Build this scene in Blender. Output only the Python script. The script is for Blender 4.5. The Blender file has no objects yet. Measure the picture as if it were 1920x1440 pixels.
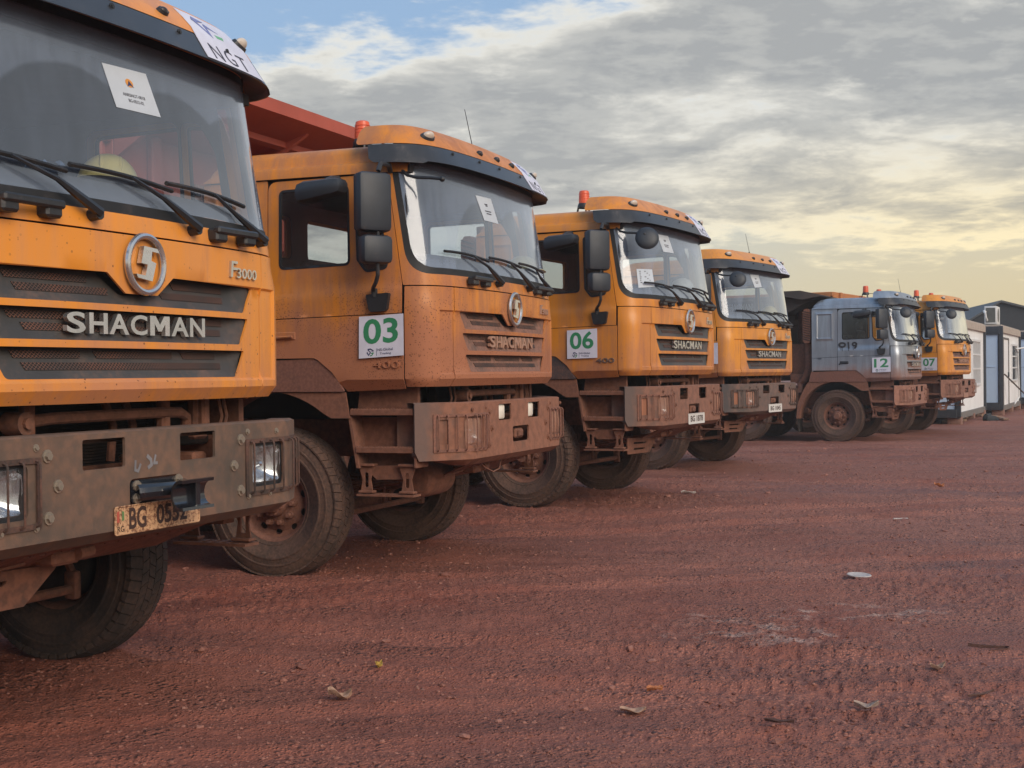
import bpy, bmesh, math, random
import numpy as np
from mathutils import Vector, Matrix
from mathutils.geometry import delaunay_2d_cdt

random.seed(7)
RNG = np.random.default_rng(11)
SC = bpy.context.scene
COL = SC.collection
rad = math.radians

# ------------------------------------------------------------------ camera
CAM_H = 1.415
PITCH, ROLL = rad(-0.466), rad(-0.599)
cam_d = bpy.data.cameras.new('camera')
cam = bpy.data.objects.new('camera', cam_d)
COL.objects.link(cam)
cam_d.sensor_width = 36.0
cam_d.lens = 2554.85 / 1920 * 36.0
cam_d.clip_start, cam_d.clip_end = 0.05, 6000
_R, _F, _U = Vector((1, 0, 0)), Vector((0, math.cos(PITCH), math.sin(PITCH))), Vector((0, -math.sin(PITCH), math.cos(PITCH)))
_r = _R * math.cos(ROLL) + _U * math.sin(ROLL)
_u = _U * math.cos(ROLL) - _R * math.sin(ROLL)
M = Matrix.Identity(4)
for i in range(3):
    M[i][0], M[i][1], M[i][2] = _r[i], _u[i], -_F[i]
M[2][3] = CAM_H
cam.matrix_world = M
SC.camera = cam

# ------------------------------------------------------------------ render settings
SC.view_settings.view_transform = 'Standard'
SC.view_settings.look = 'None'
SC.view_settings.exposure = 0.42
SC.view_settings.gamma = 1.0
SC.view_settings.use_curve_mapping = False
SC.cycles.use_denoising = True
SC.cycles.max_bounces = 7
SC.cycles.volume_bounces = 0
SC.cycles.transparent_max_bounces = 16
SC.cycles.caustics_reflective = False
SC.cycles.caustics_refractive = False
SC.cycles.sample_clamp_indirect = 6.0

# ------------------------------------------------------------------ node helpers
def nd(nt, typ, ins=None, **props):
    n = nt.nodes.new(typ)
    for k, v in props.items():
        setattr(n, k, v)
    if ins:
        for k, v in ins.items():
            s = n.inputs[k]
            if isinstance(v, bpy.types.NodeSocket):
                nt.links.new(v, s)
            else:
                s.default_value = v
    return n

def math_(nt, op, a, b=0.0, c=None, clamp=False):
    ins = {0: a, 1: b}
    if c is not None:
        ins[2] = c
    return nd(nt, 'ShaderNodeMath', ins, operation=op, use_clamp=clamp).outputs[0]

def mixc(nt, f, a, b, blend='MIX'):
    n = nd(nt, 'ShaderNodeMix', {0: f, 6: a, 7: b}, data_type='RGBA', blend_type=blend)
    return n.outputs[2]

def ramp(nt, v, lo, hi, a=0.0, b=1.0, smooth=True):
    n = nd(nt, 'ShaderNodeMapRange', {0: v, 1: lo, 2: hi, 3: a, 4: b}, clamp=True)
    if smooth:
        n.interpolation_type = 'SMOOTHSTEP'
    return n.outputs[0]

def noise(nt, vec, scale, detail=4.0, rough=0.55, dist=0.0, scl=None, off=None):
    if scl is not None or off is not None:
        vec = nd(nt, 'ShaderNodeMapping', {0: vec, 1: off or (0, 0, 0), 3: scl or (1, 1, 1)}).outputs[0]
    return nd(nt, 'ShaderNodeTexNoise', {'Vector': vec, 'Scale': scale, 'Detail': detail, 'Roughness': rough, 'Distortion': dist}).outputs[0]

def rgb(c):
    return (c[0], c[1], c[2], 1.0)

# ------------------------------------------------------------------ world: low evening sky with broken cloud
SUN_AZ, SUN_EL = rad(143), rad(29)          # azimuth to the right of the view, height above the ground
SUN_DIR = Vector((math.sin(SUN_AZ) * math.cos(SUN_EL), math.cos(SUN_AZ) * math.cos(SUN_EL), math.sin(SUN_EL)))
world = bpy.data.worlds.new('World')
SC.world = world
world.use_nodes = True
W = world.node_tree
W.nodes.clear()
w_out = nd(W, 'ShaderNodeOutputWorld')
sky = nd(W, 'ShaderNodeTexSky', sky_type='NISHITA', sun_disc=False, sun_elevation=SUN_EL, sun_rotation=SUN_AZ,
         air_density=1.2, dust_density=2.5, ozone_density=1.2)
w_tc = nd(W, 'ShaderNodeTexCoord').outputs['Generated']
w_sep = nd(W, 'ShaderNodeSeparateXYZ', {0: w_tc})
wx, wy, wz = w_sep.outputs
elev = math_(W, 'MAXIMUM', wz, 0.0)
den = math_(W, 'ADD', elev, 0.15)
px_ = math_(W, 'DIVIDE', wx, den)
py_ = math_(W, 'DIVIDE', wy, den)
cpos = nd(W, 'ShaderNodeCombineXYZ', {0: px_, 1: py_, 2: 0.0}).outputs[0]
n_big = noise(W, cpos, 0.55, 3.0, 0.5, 0.3, off=(2.3, 7.7, 0.0))
n_mid = noise(W, cpos, 2.7, 6.0, 0.62, 0.25, off=(9.3, 1.7, 0.0))
n_fin = noise(W, cpos, 8.5, 5.0, 0.6, 0.1, scl=(0.85, 1.0, 1.0), off=(0.3, 3.7, 0.0))
edge = math_(W, 'SUBTRACT', math_(W, 'SUBTRACT', wz, math_(W, 'MULTIPLY', wx, 0.25)), 0.238)
puff = ramp(W, edge, -0.06, 0.03)
fw = math_(W, 'ADD', 0.38, math_(W, 'MULTIPLY', puff, 0.22))
cov = math_(W, 'ADD', math_(W, 'MULTIPLY', n_big, 0.60), math_(W, 'ADD', math_(W, 'MULTIPLY', n_mid, 0.72), math_(W, 'MULTIPLY', math_(W, 'SUBTRACT', n_fin, 0.5), fw)))
# the deck ends above a clear band along the horizon and breaks up into puffs higher up to the left
cov = math_(W, 'ADD', cov, ramp(W, elev, 0.050, 0.125, 0.00, 0.46))
cov = math_(W, 'ADD', cov, ramp(W, edge, -0.025, 0.050, 0.0, -0.46))
cloud = ramp(W, cov, 0.76, 0.98)
thick = ramp(W, cov, 0.86, 1.15)
sun_dot = nd(W, 'ShaderNodeVectorMath', {0: w_tc, 1: (math.sin(rad(30)) * math.cos(rad(6)), math.cos(rad(30)) * math.cos(rad(6)), math.sin(rad(6)))}, operation='DOT_PRODUCT').outputs['Value']
glow = math_(W, 'MULTIPLY', ramp(W, sun_dot, 0.86, 1.0), ramp(W, elev, 0.19, 0.08))
lit = mixc(W, glow, (0.60, 0.58, 0.52, 1), (0.80, 0.67, 0.40, 1))
shade = mixc(W, glow, (0.262, 0.266, 0.264, 1), (0.290, 0.272, 0.228, 1))
c_var = ramp(W, n_fin, 0.35, 0.68)
cl_col = mixc(W, math_(W, 'MULTIPLY', thick, math_(W, 'SUBTRACT', 1.12, math_(W, 'MULTIPLY', c_var, 0.34)), clamp=True), lit, shade)
# clear air: blue overhead, warm and milky along the horizon
hor = ramp(W, elev, 0.03, 0.24, 1.0, 0.0)
clear = mixc(W, hor, (0.20, 0.30, 0.45, 1), mixc(W, glow, (0.44, 0.43, 0.37, 1), (0.54, 0.44, 0.26, 1)))
sky_s = nd(W, 'ShaderNodeMix', {0: 1.0, 6: sky.outputs[0], 7: (0.09, 0.09, 0.09, 1)}, data_type='RGBA', blend_type='MULTIPLY').outputs[2]
clear = mixc(W, 0.82, sky_s, clear)
skycol = mixc(W, math_(W, 'MULTIPLY', cloud, 0.95), clear, cl_col)
bg = nd(W, 'ShaderNodeBackground', {0: skycol, 1: 1.18})
W.links.new(bg.outputs[0], w_out.inputs[0])

# ------------------------------------------------------------------ sun behind thin cloud: wide and warm
sun_d = bpy.data.lights.new('sun', 'SUN')
sun_d.energy = 1.9
sun_d.angle = rad(40)
sun_d.color = (1.0, 0.86, 0.70)
sun = bpy.data.objects.new('sun', sun_d)
COL.objects.link(sun)
sun.rotation_euler = (-SUN_DIR).to_track_quat('-Z', 'Y').to_euler()

# ------------------------------------------------------------------ materials
def newmat(name):
    m = bpy.data.materials.new(name)
    m.use_nodes = True
    nt = m.node_tree
    nt.nodes.clear()
    out = nd(nt, 'ShaderNodeOutputMaterial')
    return m, nt, out

DUST = (0.245, 0.105, 0.068)
DUST_D = (0.165, 0.068, 0.046)

def simple(name, col, rough=0.6, metal=0.0, dust=0.0, dustc=DUST, bump=0.0, scale=6.0, spec=0.5, var=0.15, coat=0.0, ends=None):
    m, nt, out = newmat(name)
    tc = nd(nt, 'ShaderNodeTexCoord').outputs['Object']
    n1 = noise(nt, tc, scale, 6.0, 0.6)
    n2 = noise(nt, tc, scale * 9, 3.0, 0.6)
    c = mixc(nt, ramp(nt, n1, 0.3, 0.7), rgb([x * (1 - var) for x in col]), rgb([min(1, x * (1 + var)) for x in col]))
    b = nd(nt, 'ShaderNodeBsdfPrincipled', {'Metallic': metal, 'Specular IOR Level': spec, 'Coat Weight': coat})
    r = rough
    if dust > 0:
        k = math_(nt, 'ADD', math_(nt, 'MULTIPLY', n1, 0.8), math_(nt, 'MULTIPLY', n2, 0.35))
        f = ramp(nt, k, 0.75 - dust * 0.72, 1.12 - dust * 0.62, 0.0, min(1.0, 0.45 + dust * 0.55))
        c = mixc(nt, f, c, mixc(nt, ramp(nt, n2, 0.35, 0.65), rgb([x * 0.82 for x in dustc]), rgb([x * 1.12 for x in dustc])))
        r = math_(nt, 'ADD', rough, math_(nt, 'MULTIPLY', f, max(0.0, 0.92 - rough)))
        if metal > 0:
            nt.links.new(math_(nt, 'MULTIPLY', math_(nt, 'SUBTRACT', 1.0, f), metal), b.inputs['Metallic'])
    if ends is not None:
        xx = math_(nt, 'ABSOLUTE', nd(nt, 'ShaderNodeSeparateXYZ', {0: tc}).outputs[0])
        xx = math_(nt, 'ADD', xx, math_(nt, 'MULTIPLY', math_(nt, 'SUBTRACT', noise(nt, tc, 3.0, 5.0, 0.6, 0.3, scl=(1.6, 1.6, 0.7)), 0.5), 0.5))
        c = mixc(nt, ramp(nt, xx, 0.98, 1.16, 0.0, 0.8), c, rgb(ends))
    nt.links.new(c, b.inputs['Base Color'])
    if isinstance(r, float):
        b.inputs['Roughness'].default_value = r
    else:
        nt.links.new(r, b.inputs['Roughness'])
    if bump > 0:
        bp = nd(nt, 'ShaderNodeBump', {'Height': n2, 'Strength': bump, 'Distance': 0.01})
        nt.links.new(bp.outputs[0], b.inputs['Normal'])
    nt.links.new(b.outputs[0], out.inputs[0])
    return m

def paint_mat(name, col, col2, seed, dust, low, streak, splat=0.0, metal=0.0, dustc=DUST, stain=0.34):
    """cab paint with road dust: more of it low down, washed into runs, spattered"""
    m, nt, out = newmat(name)
    tc0 = nd(nt, 'ShaderNodeTexCoord').outputs['Object']
    tc = nd(nt, 'ShaderNodeMapping', {0: tc0, 1: (seed * 3.1, seed * 1.7, 0.0)}).outputs[0]
    z = nd(nt, 'ShaderNodeSeparateXYZ', {0: tc0}).outputs[2]
    n1 = noise(nt, tc, 1.7, 7.0, 0.62, 0.4)
    n2 = noise(nt, tc, 1.0, 6.0, 0.65, 0.3, scl=(9.0, 9.0, 0.9))
    n3 = noise(nt, tc, 45.0, 3.0, 0.6)
    lowm = ramp(nt, z, 1.28, 1.95, 1.0, 0.0)
    d = math_(nt, 'ADD', math_(nt, 'MULTIPLY', lowm, low), dust)
    d = math_(nt, 'ADD', d, math_(nt, 'MULTIPLY', math_(nt, 'SUBTRACT', n1, 0.5), 1.5))
    d = math_(nt, 'ADD', d, math_(nt, 'MULTIPLY', math_(nt, 'SUBTRACT', n2, 0.5), streak))
    d = math_(nt, 'ADD', d, math_(nt, 'MULTIPLY', math_(nt, 'SUBTRACT', n3, 0.5), 0.18))
    f = ramp(nt, d, 0.05, 1.0, 0.0, 0.94)
    base = mixc(nt, ramp(nt, n2, 0.35, 0.68), rgb(col), rgb(col2))
    c = mixc(nt, f, base, mixc(nt, n1, rgb([x * 0.72 for x in dustc]), rgb([x * 1.3 for x in dustc])))
    n4 = noise(nt, tc, 1.0, 5.0, 0.55, 0.8, scl=(2.6, 2.6, 1.1), off=(4.0, 2.0, 7.0))
    n5 = noise(nt, tc, 1.0, 4.0, 0.6, 0.0, scl=(34.0, 34.0, 1.4))
    run = math_(nt, 'MULTIPLY', ramp(nt, math_(nt, 'ADD', n4, math_(nt, 'MULTIPLY', math_(nt, 'SUBTRACT', n5, 0.5), 0.22)), 0.52, 0.62), stain)
    c = mixc(nt, run, c, rgb([x * 0.9 for x in dustc]))
    if splat > 0:
        vo = nd(nt, 'ShaderNodeTexVoronoi', {'Vector': tc, 'Scale': 80.0, 'Randomness': 1.0})
        rnd = nd(nt, 'ShaderNodeSeparateColor', {0: vo.outputs['Color']}).outputs[0]
        thr = math_(nt, 'MULTIPLY', ramp(nt, rnd, 1.0 - splat, 1.0), 0.42)
        sp = math_(nt, 'LESS_THAN', vo.outputs['Distance'], thr)
        sp = math_(nt, 'MULTIPLY', sp, math_(nt, 'MULTIPLY', ramp(nt, n1, 0.40, 0.58), ramp(nt, z, 1.75, 2.1, 1.0, 0.12)))
        c = mixc(nt, math_(nt, 'MULTIPLY', sp, 0.75), c, rgb((0.10, 0.035, 0.018)))
    r = math_(nt, 'ADD', 0.34, math_(nt, 'MULTIPLY', f, 0.5))
    b = nd(nt, 'ShaderNodeBsdfPrincipled', {'Base Color': c, 'Roughness': r, 'Specular IOR Level': 0.45})
    if metal > 0:
        nt.links.new(math_(nt, 'MULTIPLY', math_(nt, 'SUBTRACT', 1.0, f), metal), b.inputs['Metallic'])
    hgt = math_(nt, 'ADD', math_(nt, 'MULTIPLY', n1, 0.6), math_(nt, 'MULTIPLY', n3, 0.08))
    bp = nd(nt, 'ShaderNodeBump', {'Height': hgt, 'Strength': 0.12, 'Distance': 0.02})
    nt.links.new(bp.outputs[0], b.inputs['Normal'])
    nt.links.new(b.outputs[0], out.inputs[0])
    return m

def glass_mat(name, tint, dust_lo, dust_hi, dustc=(0.42, 0.40, 0.37), refl=1.0, wiped=False):
    m, nt, out = newmat(name)
    tc = nd(nt, 'ShaderNodeTexCoord').outputs['Object']
    n1 = noise(nt, tc, 1.6, 6.0, 0.6, 0.5)
    n2 = noise(nt, tc, 1.0, 5.0, 0.6, scl=(14.0, 14.0, 1.2))
    k = math_(nt, 'ADD', math_(nt, 'MULTIPLY', n1, 0.6), math_(nt, 'MULTIPLY', n2, 0.4))
    f = ramp(nt, k, 0.3, 0.7, dust_lo, dust_hi)
    if wiped:      # the wipers clear three arcs in the dust film
        best = None
        for xp in (0.285, -0.35, -0.93):
            p = nd(nt, 'ShaderNodeVectorMath', {0: tc, 1: (xp, 0.0, 2.02)}, operation='SUBTRACT').outputs[0]
            p = nd(nt, 'ShaderNodeVectorMath', {0: p, 1: (1.0, 0.0, 1.0)}, operation='MULTIPLY').outputs[0]
            L_ = nd(nt, 'ShaderNodeVectorMath', {0: p}, operation='LENGTH').outputs['Value']
            best = L_ if best is None else math_(nt, 'MINIMUM', best, L_)
        best = math_(nt, 'ADD', best, math_(nt, 'MULTIPLY', math_(nt, 'SUBTRACT', n1, 0.5), 0.03))
        f = math_(nt, 'MULTIPLY', f, ramp(nt, best, 0.575, 0.60, 0.75, 1.75), clamp=True)
        zz_ = nd(nt, 'ShaderNodeSeparateXYZ', {0: tc}).outputs[2]
        f = math_(nt, 'ADD', f, ramp(nt, zz_, 2.20, 2.10, 0.0, 0.16), clamp=True)
    tr = nd(nt, 'ShaderNodeBsdfTransparent', {0: rgb(tint)})
    gl = nd(nt, 'ShaderNodeBsdfGlossy', {0: (0.9, 0.94, 1, 1), 1: 0.11})
    geo = nd(nt, 'ShaderNodeNewGeometry')
    cs = math_(nt, 'ABSOLUTE', nd(nt, 'ShaderNodeVectorMath', {0: geo.outputs['Normal'], 1: geo.outputs['Incoming']}, operation='DOT_PRODUCT').outputs['Value'])
    fr = math_(nt, 'MULTIPLY_ADD', math_(nt, 'POWER', math_(nt, 'SUBTRACT', 1.0, cs, clamp=True), 5.0), 0.957, 0.043)
    fr = math_(nt, 'MULTIPLY', fr, refl, clamp=True)
    mx = nd(nt, 'ShaderNodeMixShader', {0: fr, 1: tr.outputs[0], 2: gl.outputs[0]})
    df = nd(nt, 'ShaderNodeBsdfDiffuse', {0: rgb(dustc)})
    mx2 = nd(nt, 'ShaderNodeMixShader', {0: f, 1: mx.outputs[0], 2: df.outputs[0]})
    nt.links.new(mx2.outputs[0], out.inputs[0])
    return m

def lattice_mat(name, dustf):
    """expanded metal grille: diamond openings"""
    m, nt, out = newmat(name)
    tc = nd(nt, 'ShaderNodeTexCoord').outputs['Object']
    sp = nd(nt, 'ShaderNodeSeparateXYZ', {0: tc})
    a = math_(nt, 'MULTIPLY', sp.outputs[0], 1 / 0.019)
    b = math_(nt, 'MULTIPLY', sp.outputs[2], 1 / 0.0135)
    u = math_(nt, 'PINGPONG', math_(nt, 'ADD', a, b), 0.5)
    v = math_(nt, 'PINGPONG', math_(nt, 'SUBTRACT', a, b), 0.5)
    mn = math_(nt, 'MINIMUM', u, v)
    hole = math_(nt, 'GREATER_THAN', mn, 0.12)
    n1 = noise(nt, tc, 5.0, 5.0, 0.6)
    wire = mixc(nt, ramp(nt, n1, 0.3, 0.7), rgb((0.07, 0.05, 0.045)), rgb([x * dustf for x in DUST]))
    c = mixc(nt, hole, wire, rgb((0.006, 0.005, 0.005)))
    bs = nd(nt, 'ShaderNodeBsdfPrincipled', {'Base Color': c, 'Roughness': 0.8})
    nt.links.new(bs.outputs[0], out.inputs[0])
    return m

def plate_mat(name, base, rust, amt):
    m, nt, out = newmat(name)
    tc = nd(nt, 'ShaderNodeTexCoord').outputs['Object']
    n1 = noise(nt, tc, 75.0, 4.0, 0.65)
    n2 = noise(nt, tc, 9.0, 4.0, 0.6)
    k = math_(nt, 'ADD', math_(nt, 'MULTIPLY', n1, 0.75), math_(nt, 'MULTIPLY', n2, 0.4))
    c = mixc(nt, ramp(nt, k, 0.78 - amt * 0.4, 0.86 - amt * 0.3), rgb(base), rgb(rust))
    b = nd(nt, 'ShaderNodeBsdfPrincipled', {'Base Color': c, 'Roughness': 0.65})
    nt.links.new(b.outputs[0], out.inputs[0])
    return m

M_BLACK = simple('black_plastic', (0.022, 0.024, 0.028), 0.45, dust=0.22, dustc=(0.16, 0.11, 0.09), bump=0.1)
M_BLACKC = simple('visor_smoked_plastic', (0.034, 0.034, 0.036), 0.34, dust=0.22, dustc=(0.2, 0.16, 0.14))
M_MIRROR = simple('mirror_housing_plastic', (0.026, 0.032, 0.042), 0.5, dust=0.12, dustc=(0.22, 0.14, 0.1))
M_RUBBER = simple('window_rubber', (0.012, 0.012, 0.013), 0.6, dust=0.25, dustc=(0.12, 0.09, 0.08))
M_TYRE = simple('tyre_rubber', (0.022, 0.019, 0.018), 0.85, dust=0.5, dustc=(0.090, 0.050, 0.036), bump=0.25, scale=5)
M_TYRE2 = simple('tyre_rubber_dusty', (0.026, 0.022, 0.020), 0.9, dust=0.70, dustc=(0.122, 0.066, 0.047), bump=0.25, scale=5)
M_RIM = simple('dusty_wheel_rim', (0.13, 0.055, 0.038), 0.8, dust=0.75, dustc=(0.195, 0.086, 0.058))
M_STEELD = simple('dusty_chassis_steel', (0.06, 0.04, 0.035), 0.8, dust=0.8, dustc=(0.22, 0.090, 0.054), bump=0.3, scale=3)
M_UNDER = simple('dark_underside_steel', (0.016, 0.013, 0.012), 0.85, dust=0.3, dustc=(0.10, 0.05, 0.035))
M_STEPD = simple('dusty_step_plate', (0.10, 0.055, 0.043), 0.85, dust=0.85, dustc=(0.205, 0.086, 0.053), bump=0.25, scale=3)
M_GUARDDUST = simple('dust_caked_guard_rod', (0.14, 0.08, 0.06), 0.85, dust=0.8, dustc=(0.25, 0.112, 0.078))
M_GUARDROD = simple('dusty_guard_rod', (0.05, 0.036, 0.03), 0.7, dust=0.5, dustc=(0.18, 0.08, 0.055))
M_BOLT = simple('dull_bolt_metal', (0.35, 0.30, 0.24), 0.5, 0.6, dust=0.4)
M_CHROME = simple('worn_chrome', (0.72, 0.70, 0.68), 0.22, 0.9, dust=0.28, dustc=(0.36, 0.24, 0.18), scale=5)
M_CHROMED = simple('dust_covered_chrome', (0.5, 0.42, 0.36), 0.45, 0.5, dust=0.78, dustc=(0.38, 0.19, 0.12), scale=5)
M_GRILLE = simple('grille_plastic', (0.050, 0.047, 0.045), 0.5, dust=0.32, dustc=(0.20, 0.115, 0.085), scale=4)
M_GRILLED = simple('dust_covered_grille', (0.09, 0.07, 0.06), 0.7, dust=0.72, dustc=(0.27, 0.13, 0.09), scale=4)
M_LATT = lattice_mat('grille_mesh', 0.75)
M_LATTD = lattice_mat('grille_mesh_dusty', 1.1)
M_LINING = simple('cab_lining', (0.055, 0.055, 0.058), 0.9)
M_SEAT = simple('seat_fabric', (0.045, 0.045, 0.05), 0.95)
M_GLASS = glass_mat('windshield_glass', (0.82, 0.87, 0.90), 0.11, 0.21, dustc=(0.36, 0.45, 0.60), refl=3.2, wiped=True)  # blue in the dust film paints in a reflected-sky sheen
M_GLASSS = glass_mat('side_glass', (0.82, 0.85, 0.85), 0.02, 0.08, refl=1.4, dustc=(0.26, 0.25, 0.24))
M_LENS = simple('lens_plastic', (0.62, 0.55, 0.47), 0.25, dust=0.35, dustc=(0.3, 0.2, 0.15))
M_LENSD = simple('smoked_lens', (0.035, 0.03, 0.028), 0.25, dust=0.3)
M_FOG = simple('fog_lamp_lens', (0.82, 0.76, 0.66), 0.3, dust=0.1)
M_BEACON = simple('beacon_orange_red', (0.70, 0.115, 0.045), 0.35, dust=0.15)
M_PAPER = simple('white_paper', (0.55, 0.61, 0.68), 0.8, var=0.05)
M_STICK = simple('number_placard_vinyl', (0.66, 0.66, 0.76), 0.5, var=0.08, dust=0.16, dustc=(0.5, 0.42, 0.4))
M_GREEN = simple('placard_green_print', (0.035, 0.23, 0.105), 0.5, var=0.08)
M_NAVY = simple('placard_navy_print', (0.035, 0.045, 0.12), 0.6, var=0.05)
M_INK = simple('dark_print', (0.06, 0.06, 0.085), 0.7, var=0.05)
M_BLUEPR = simple('faded_blue_print', (0.18, 0.21, 0.42), 0.7, var=0.1)
M_GREENPR = simple('faded_green_print', (0.16, 0.44, 0.24), 0.7, var=0.1)
M_ORPR = simple('orange_print', (0.7, 0.30, 0.06), 0.7)
M_PLATE = plate_mat('licence_plate_white', (0.62, 0.60, 0.57), (0.30, 0.16, 0.11), 0.15)
M_PLATER = plate_mat('licence_plate_rusty', (0.60, 0.36, 0.20), (0.20, 0.085, 0.045), 0.62)
M_PLATED = plate_mat('licence_plate_dusty', (0.34, 0.18, 0.13), (0.24, 0.11, 0.08), 0.4)
M_PLINK = simple('plate_characters', (0.05, 0.025, 0.02), 0.7, var=0.2)
M_BODYRED = simple('dump_body_red', (0.40, 0.085, 0.055), 0.6, dust=0.3, dustc=(0.25, 0.09, 0.065), scale=1.5)
M_BODYOR = simple('dump_body_orange', (0.50, 0.19, 0.06), 0.65, dust=0.4, scale=1.5)
M_BODYDK = simple('dump_body_grey_brown', (0.055, 0.048, 0.045), 0.75, dust=0.45, dustc=(0.13, 0.08, 0.06), scale=1.5)
M_MIRGLASS = simple('mirror_silver', (0.8, 0.82, 0.84), 0.03, 1.0, var=0.02)
M_REFLECT = simple('lamp_reflector', (0.62, 0.64, 0.67), 0.20, 0.85, var=0.1, scale=40)
M_LAMPGL = glass_mat('headlamp_glass', (0.9, 0.92, 0.93), 0.02, 0.10, dustc=(0.5, 0.36, 0.28))
M_LAMPGLD = glass_mat('headlamp_glass_dusty', (0.9, 0.92, 0.93), 0.55, 0.85, dustc=(0.42, 0.22, 0.15))
M_INDI = simple('indicator_lens_dusty', (0.42, 0.16, 0.08), 0.4, dust=0.5)
M_HOOK = simple('tow_hook_black_enamel', (0.012, 0.013, 0.017), 0.18, dust=0.05, coat=0.5)
M_MARK = simple('faint_grey_mark', (0.20, 0.19, 0.20), 0.8)
M_GRAFF = simple('black_spray_paint', (0.03, 0.03, 0.035), 0.6)
M_WHITE = simple('white_lettering', (0.72, 0.74, 0.74), 0.6)

# ------------------------------------------------------------------ mesh building
class MB:
    """collects geometry; x is lateral (negative = the side seen in the photo), y forward, z up; flipped to right-handed on output"""
    def __init__(self):
        self.v, self.f = [], []
    def add(self, vs, fs):
        o = len(self.v)
        self.v += [tuple(p) for p in vs]
        self.f += [[i + o for i in q] for q in fs]
    def mirror(self):
        self.v = [(-a, b, c) for a, b, c in self.v]
        return self
    def tf(self, fn, start=0):
        self.v[start:] = [tuple(fn(p)) for p in self.v[start:]]
    def box(self, c, s, bev=0.0, rot=None):
        bm = bmesh.new()
        bmesh.ops.create_cube(bm, size=1.0)
        for q in bm.verts:
            q.co = Vector((q.co.x * s[0], q.co.y * s[1], q.co.z * s[2]))
        if bev > 0:
            bmesh.ops.bevel(bm, geom=bm.edges[:], offset=min(bev, min(s) * 0.49), segments=2 if bev > 0.012 else 1, profile=0.5, affect='EDGES')
        R = rot if rot is not None else Matrix.Identity(3)
        c = Vector(c)
        bm.verts.index_update()
        self.add([R @ q.co + c for q in bm.verts], [[q.index for q in f.verts] for f in bm.faces])
        bm.free()
        return self
    def prism(self, poly, axis, a, b):
        """polygon in the two other axes (cyclic order), extruded from a to b along axis"""
        def pt(p, t):
            if axis == 'x': return (t, p[0], p[1])
            if axis == 'y': return (p[0], t, p[1])
            return (p[0], p[1], t)
        n = len(poly)
        vs = [pt(p, a) for p in poly] + [pt(p, b) for p in poly]
        fs = [[i, (i + 1) % n, n + (i + 1) % n, n + i] for i in range(n)]
        fs += [list(range(n))[::-1], list(range(n, 2 * n))]
        self.add(vs, fs)
        return self
    def tube(self, pts, r, n=8, caps=True, closed=False):
        pts = [Vector(p) for p in pts]
        rr = r if isinstance(r, (list, tuple)) else [r] * len(pts)
        m = len(pts)
        rings, up = [], None
        for i, p in enumerate(pts):
            if closed:
                t = (pts[(i + 1) % m] - pts[i - 1]).normalized()
            else:
                t = (pts[min(i + 1, m - 1)] - pts[max(i - 1, 0)]).normalized()
            if up is None:
                up = t.cross(Vector((0, 0, 1)))
                if up.length < 0.1:
                    up = t.cross(Vector((0, 1, 0)))
            up = (up - t * up.dot(t)).normalized()
            w = t.cross(up)
            rings.append([p + (up * math.cos(2 * math.pi * k / n) + w * math.sin(2 * math.pi * k / n)) * rr[i] for k in range(n)])
        vs = [q for rg in rings for q in rg]
        fs = []
        for i in range(m if closed else m - 1):
            j = (i + 1) % m
            for k in range(n):
                fs.append([i * n + k, i * n + (k + 1) % n, j * n + (k + 1) % n, j * n + k])
        if caps and not closed:
            fs += [list(range(n))[::-1], [(m - 1) * n + k for k in range(n)]]
        self.add(vs, fs)
        return self
    def cyl(self, a, b, r, n=12, r2=None):
        return self.tube([a, b], [r, r2 if r2 is not None else r], n)
    def lathe(self, prof, c, axis, n=32, capends=True):
        """prof: (radius, height) along axis"""
        ax = Vector(axis).normalized()
        e1 = ax.orthogonal().normalized()
        e2 = ax.cross(e1)
        c = Vector(c)
        vs, fs = [], []
        for r, h in prof:
            for k in range(n):
                a = 2 * math.pi * k / n
                vs.append(c + ax * h + (e1 * math.cos(a) + e2 * math.sin(a)) * r)
        for i in range(len(prof) - 1):
            for k in range(n):
                fs.append([i * n + k, i * n + (k + 1) % n, (i + 1) * n + (k + 1) % n, (i + 1) * n + k])
        if capends:
            fs += [list(range(n))[::-1], [(len(prof) - 1) * n + k for k in range(n)]]
        self.add(vs, fs)
        return self
    def sphere(self, c, r, n=12, m=8, zmin=-1.0):
        """ellipsoid (r per axis), cut below zmin of unit height"""
        r = r if isinstance(r, (tuple, list)) else (r, r, r)
        a0 = math.asin(max(-1, zmin))
        prof = []
        for i in range(m + 1):
            t = a0 + (math.pi / 2 - a0) * i / m
            prof.append((max(math.cos(t), 1e-4), math.sin(t)))
        o = len(self.v)
        self.lathe(prof, (0, 0, 0), (0, 0, 1), n)
        self.tf(lambda p: (c[0] + p[0] * r[0], c[1] + p[1] * r[1], c[2] + p[2] * r[2]), o)
        return self
    def hexbolt(self, c, axis, r=0.012, h=0.012):
        a = Vector(axis).normalized()
        c = Vector(c)
        self.tube([c, c + a * h * 0.35], r * 1.45, 10)
        self.tube([c + a * h * 0.35, c + a * h], [r, r * 0.9], 6)
        return self
    def strip(self, A, B, closed=False):
        n = len(A)
        m = n if closed else n - 1
        self.add(list(A) + list(B), [[i, (i + 1) % n, n + (i + 1) % n, n + i] for i in range(m)])
        return self
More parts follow.
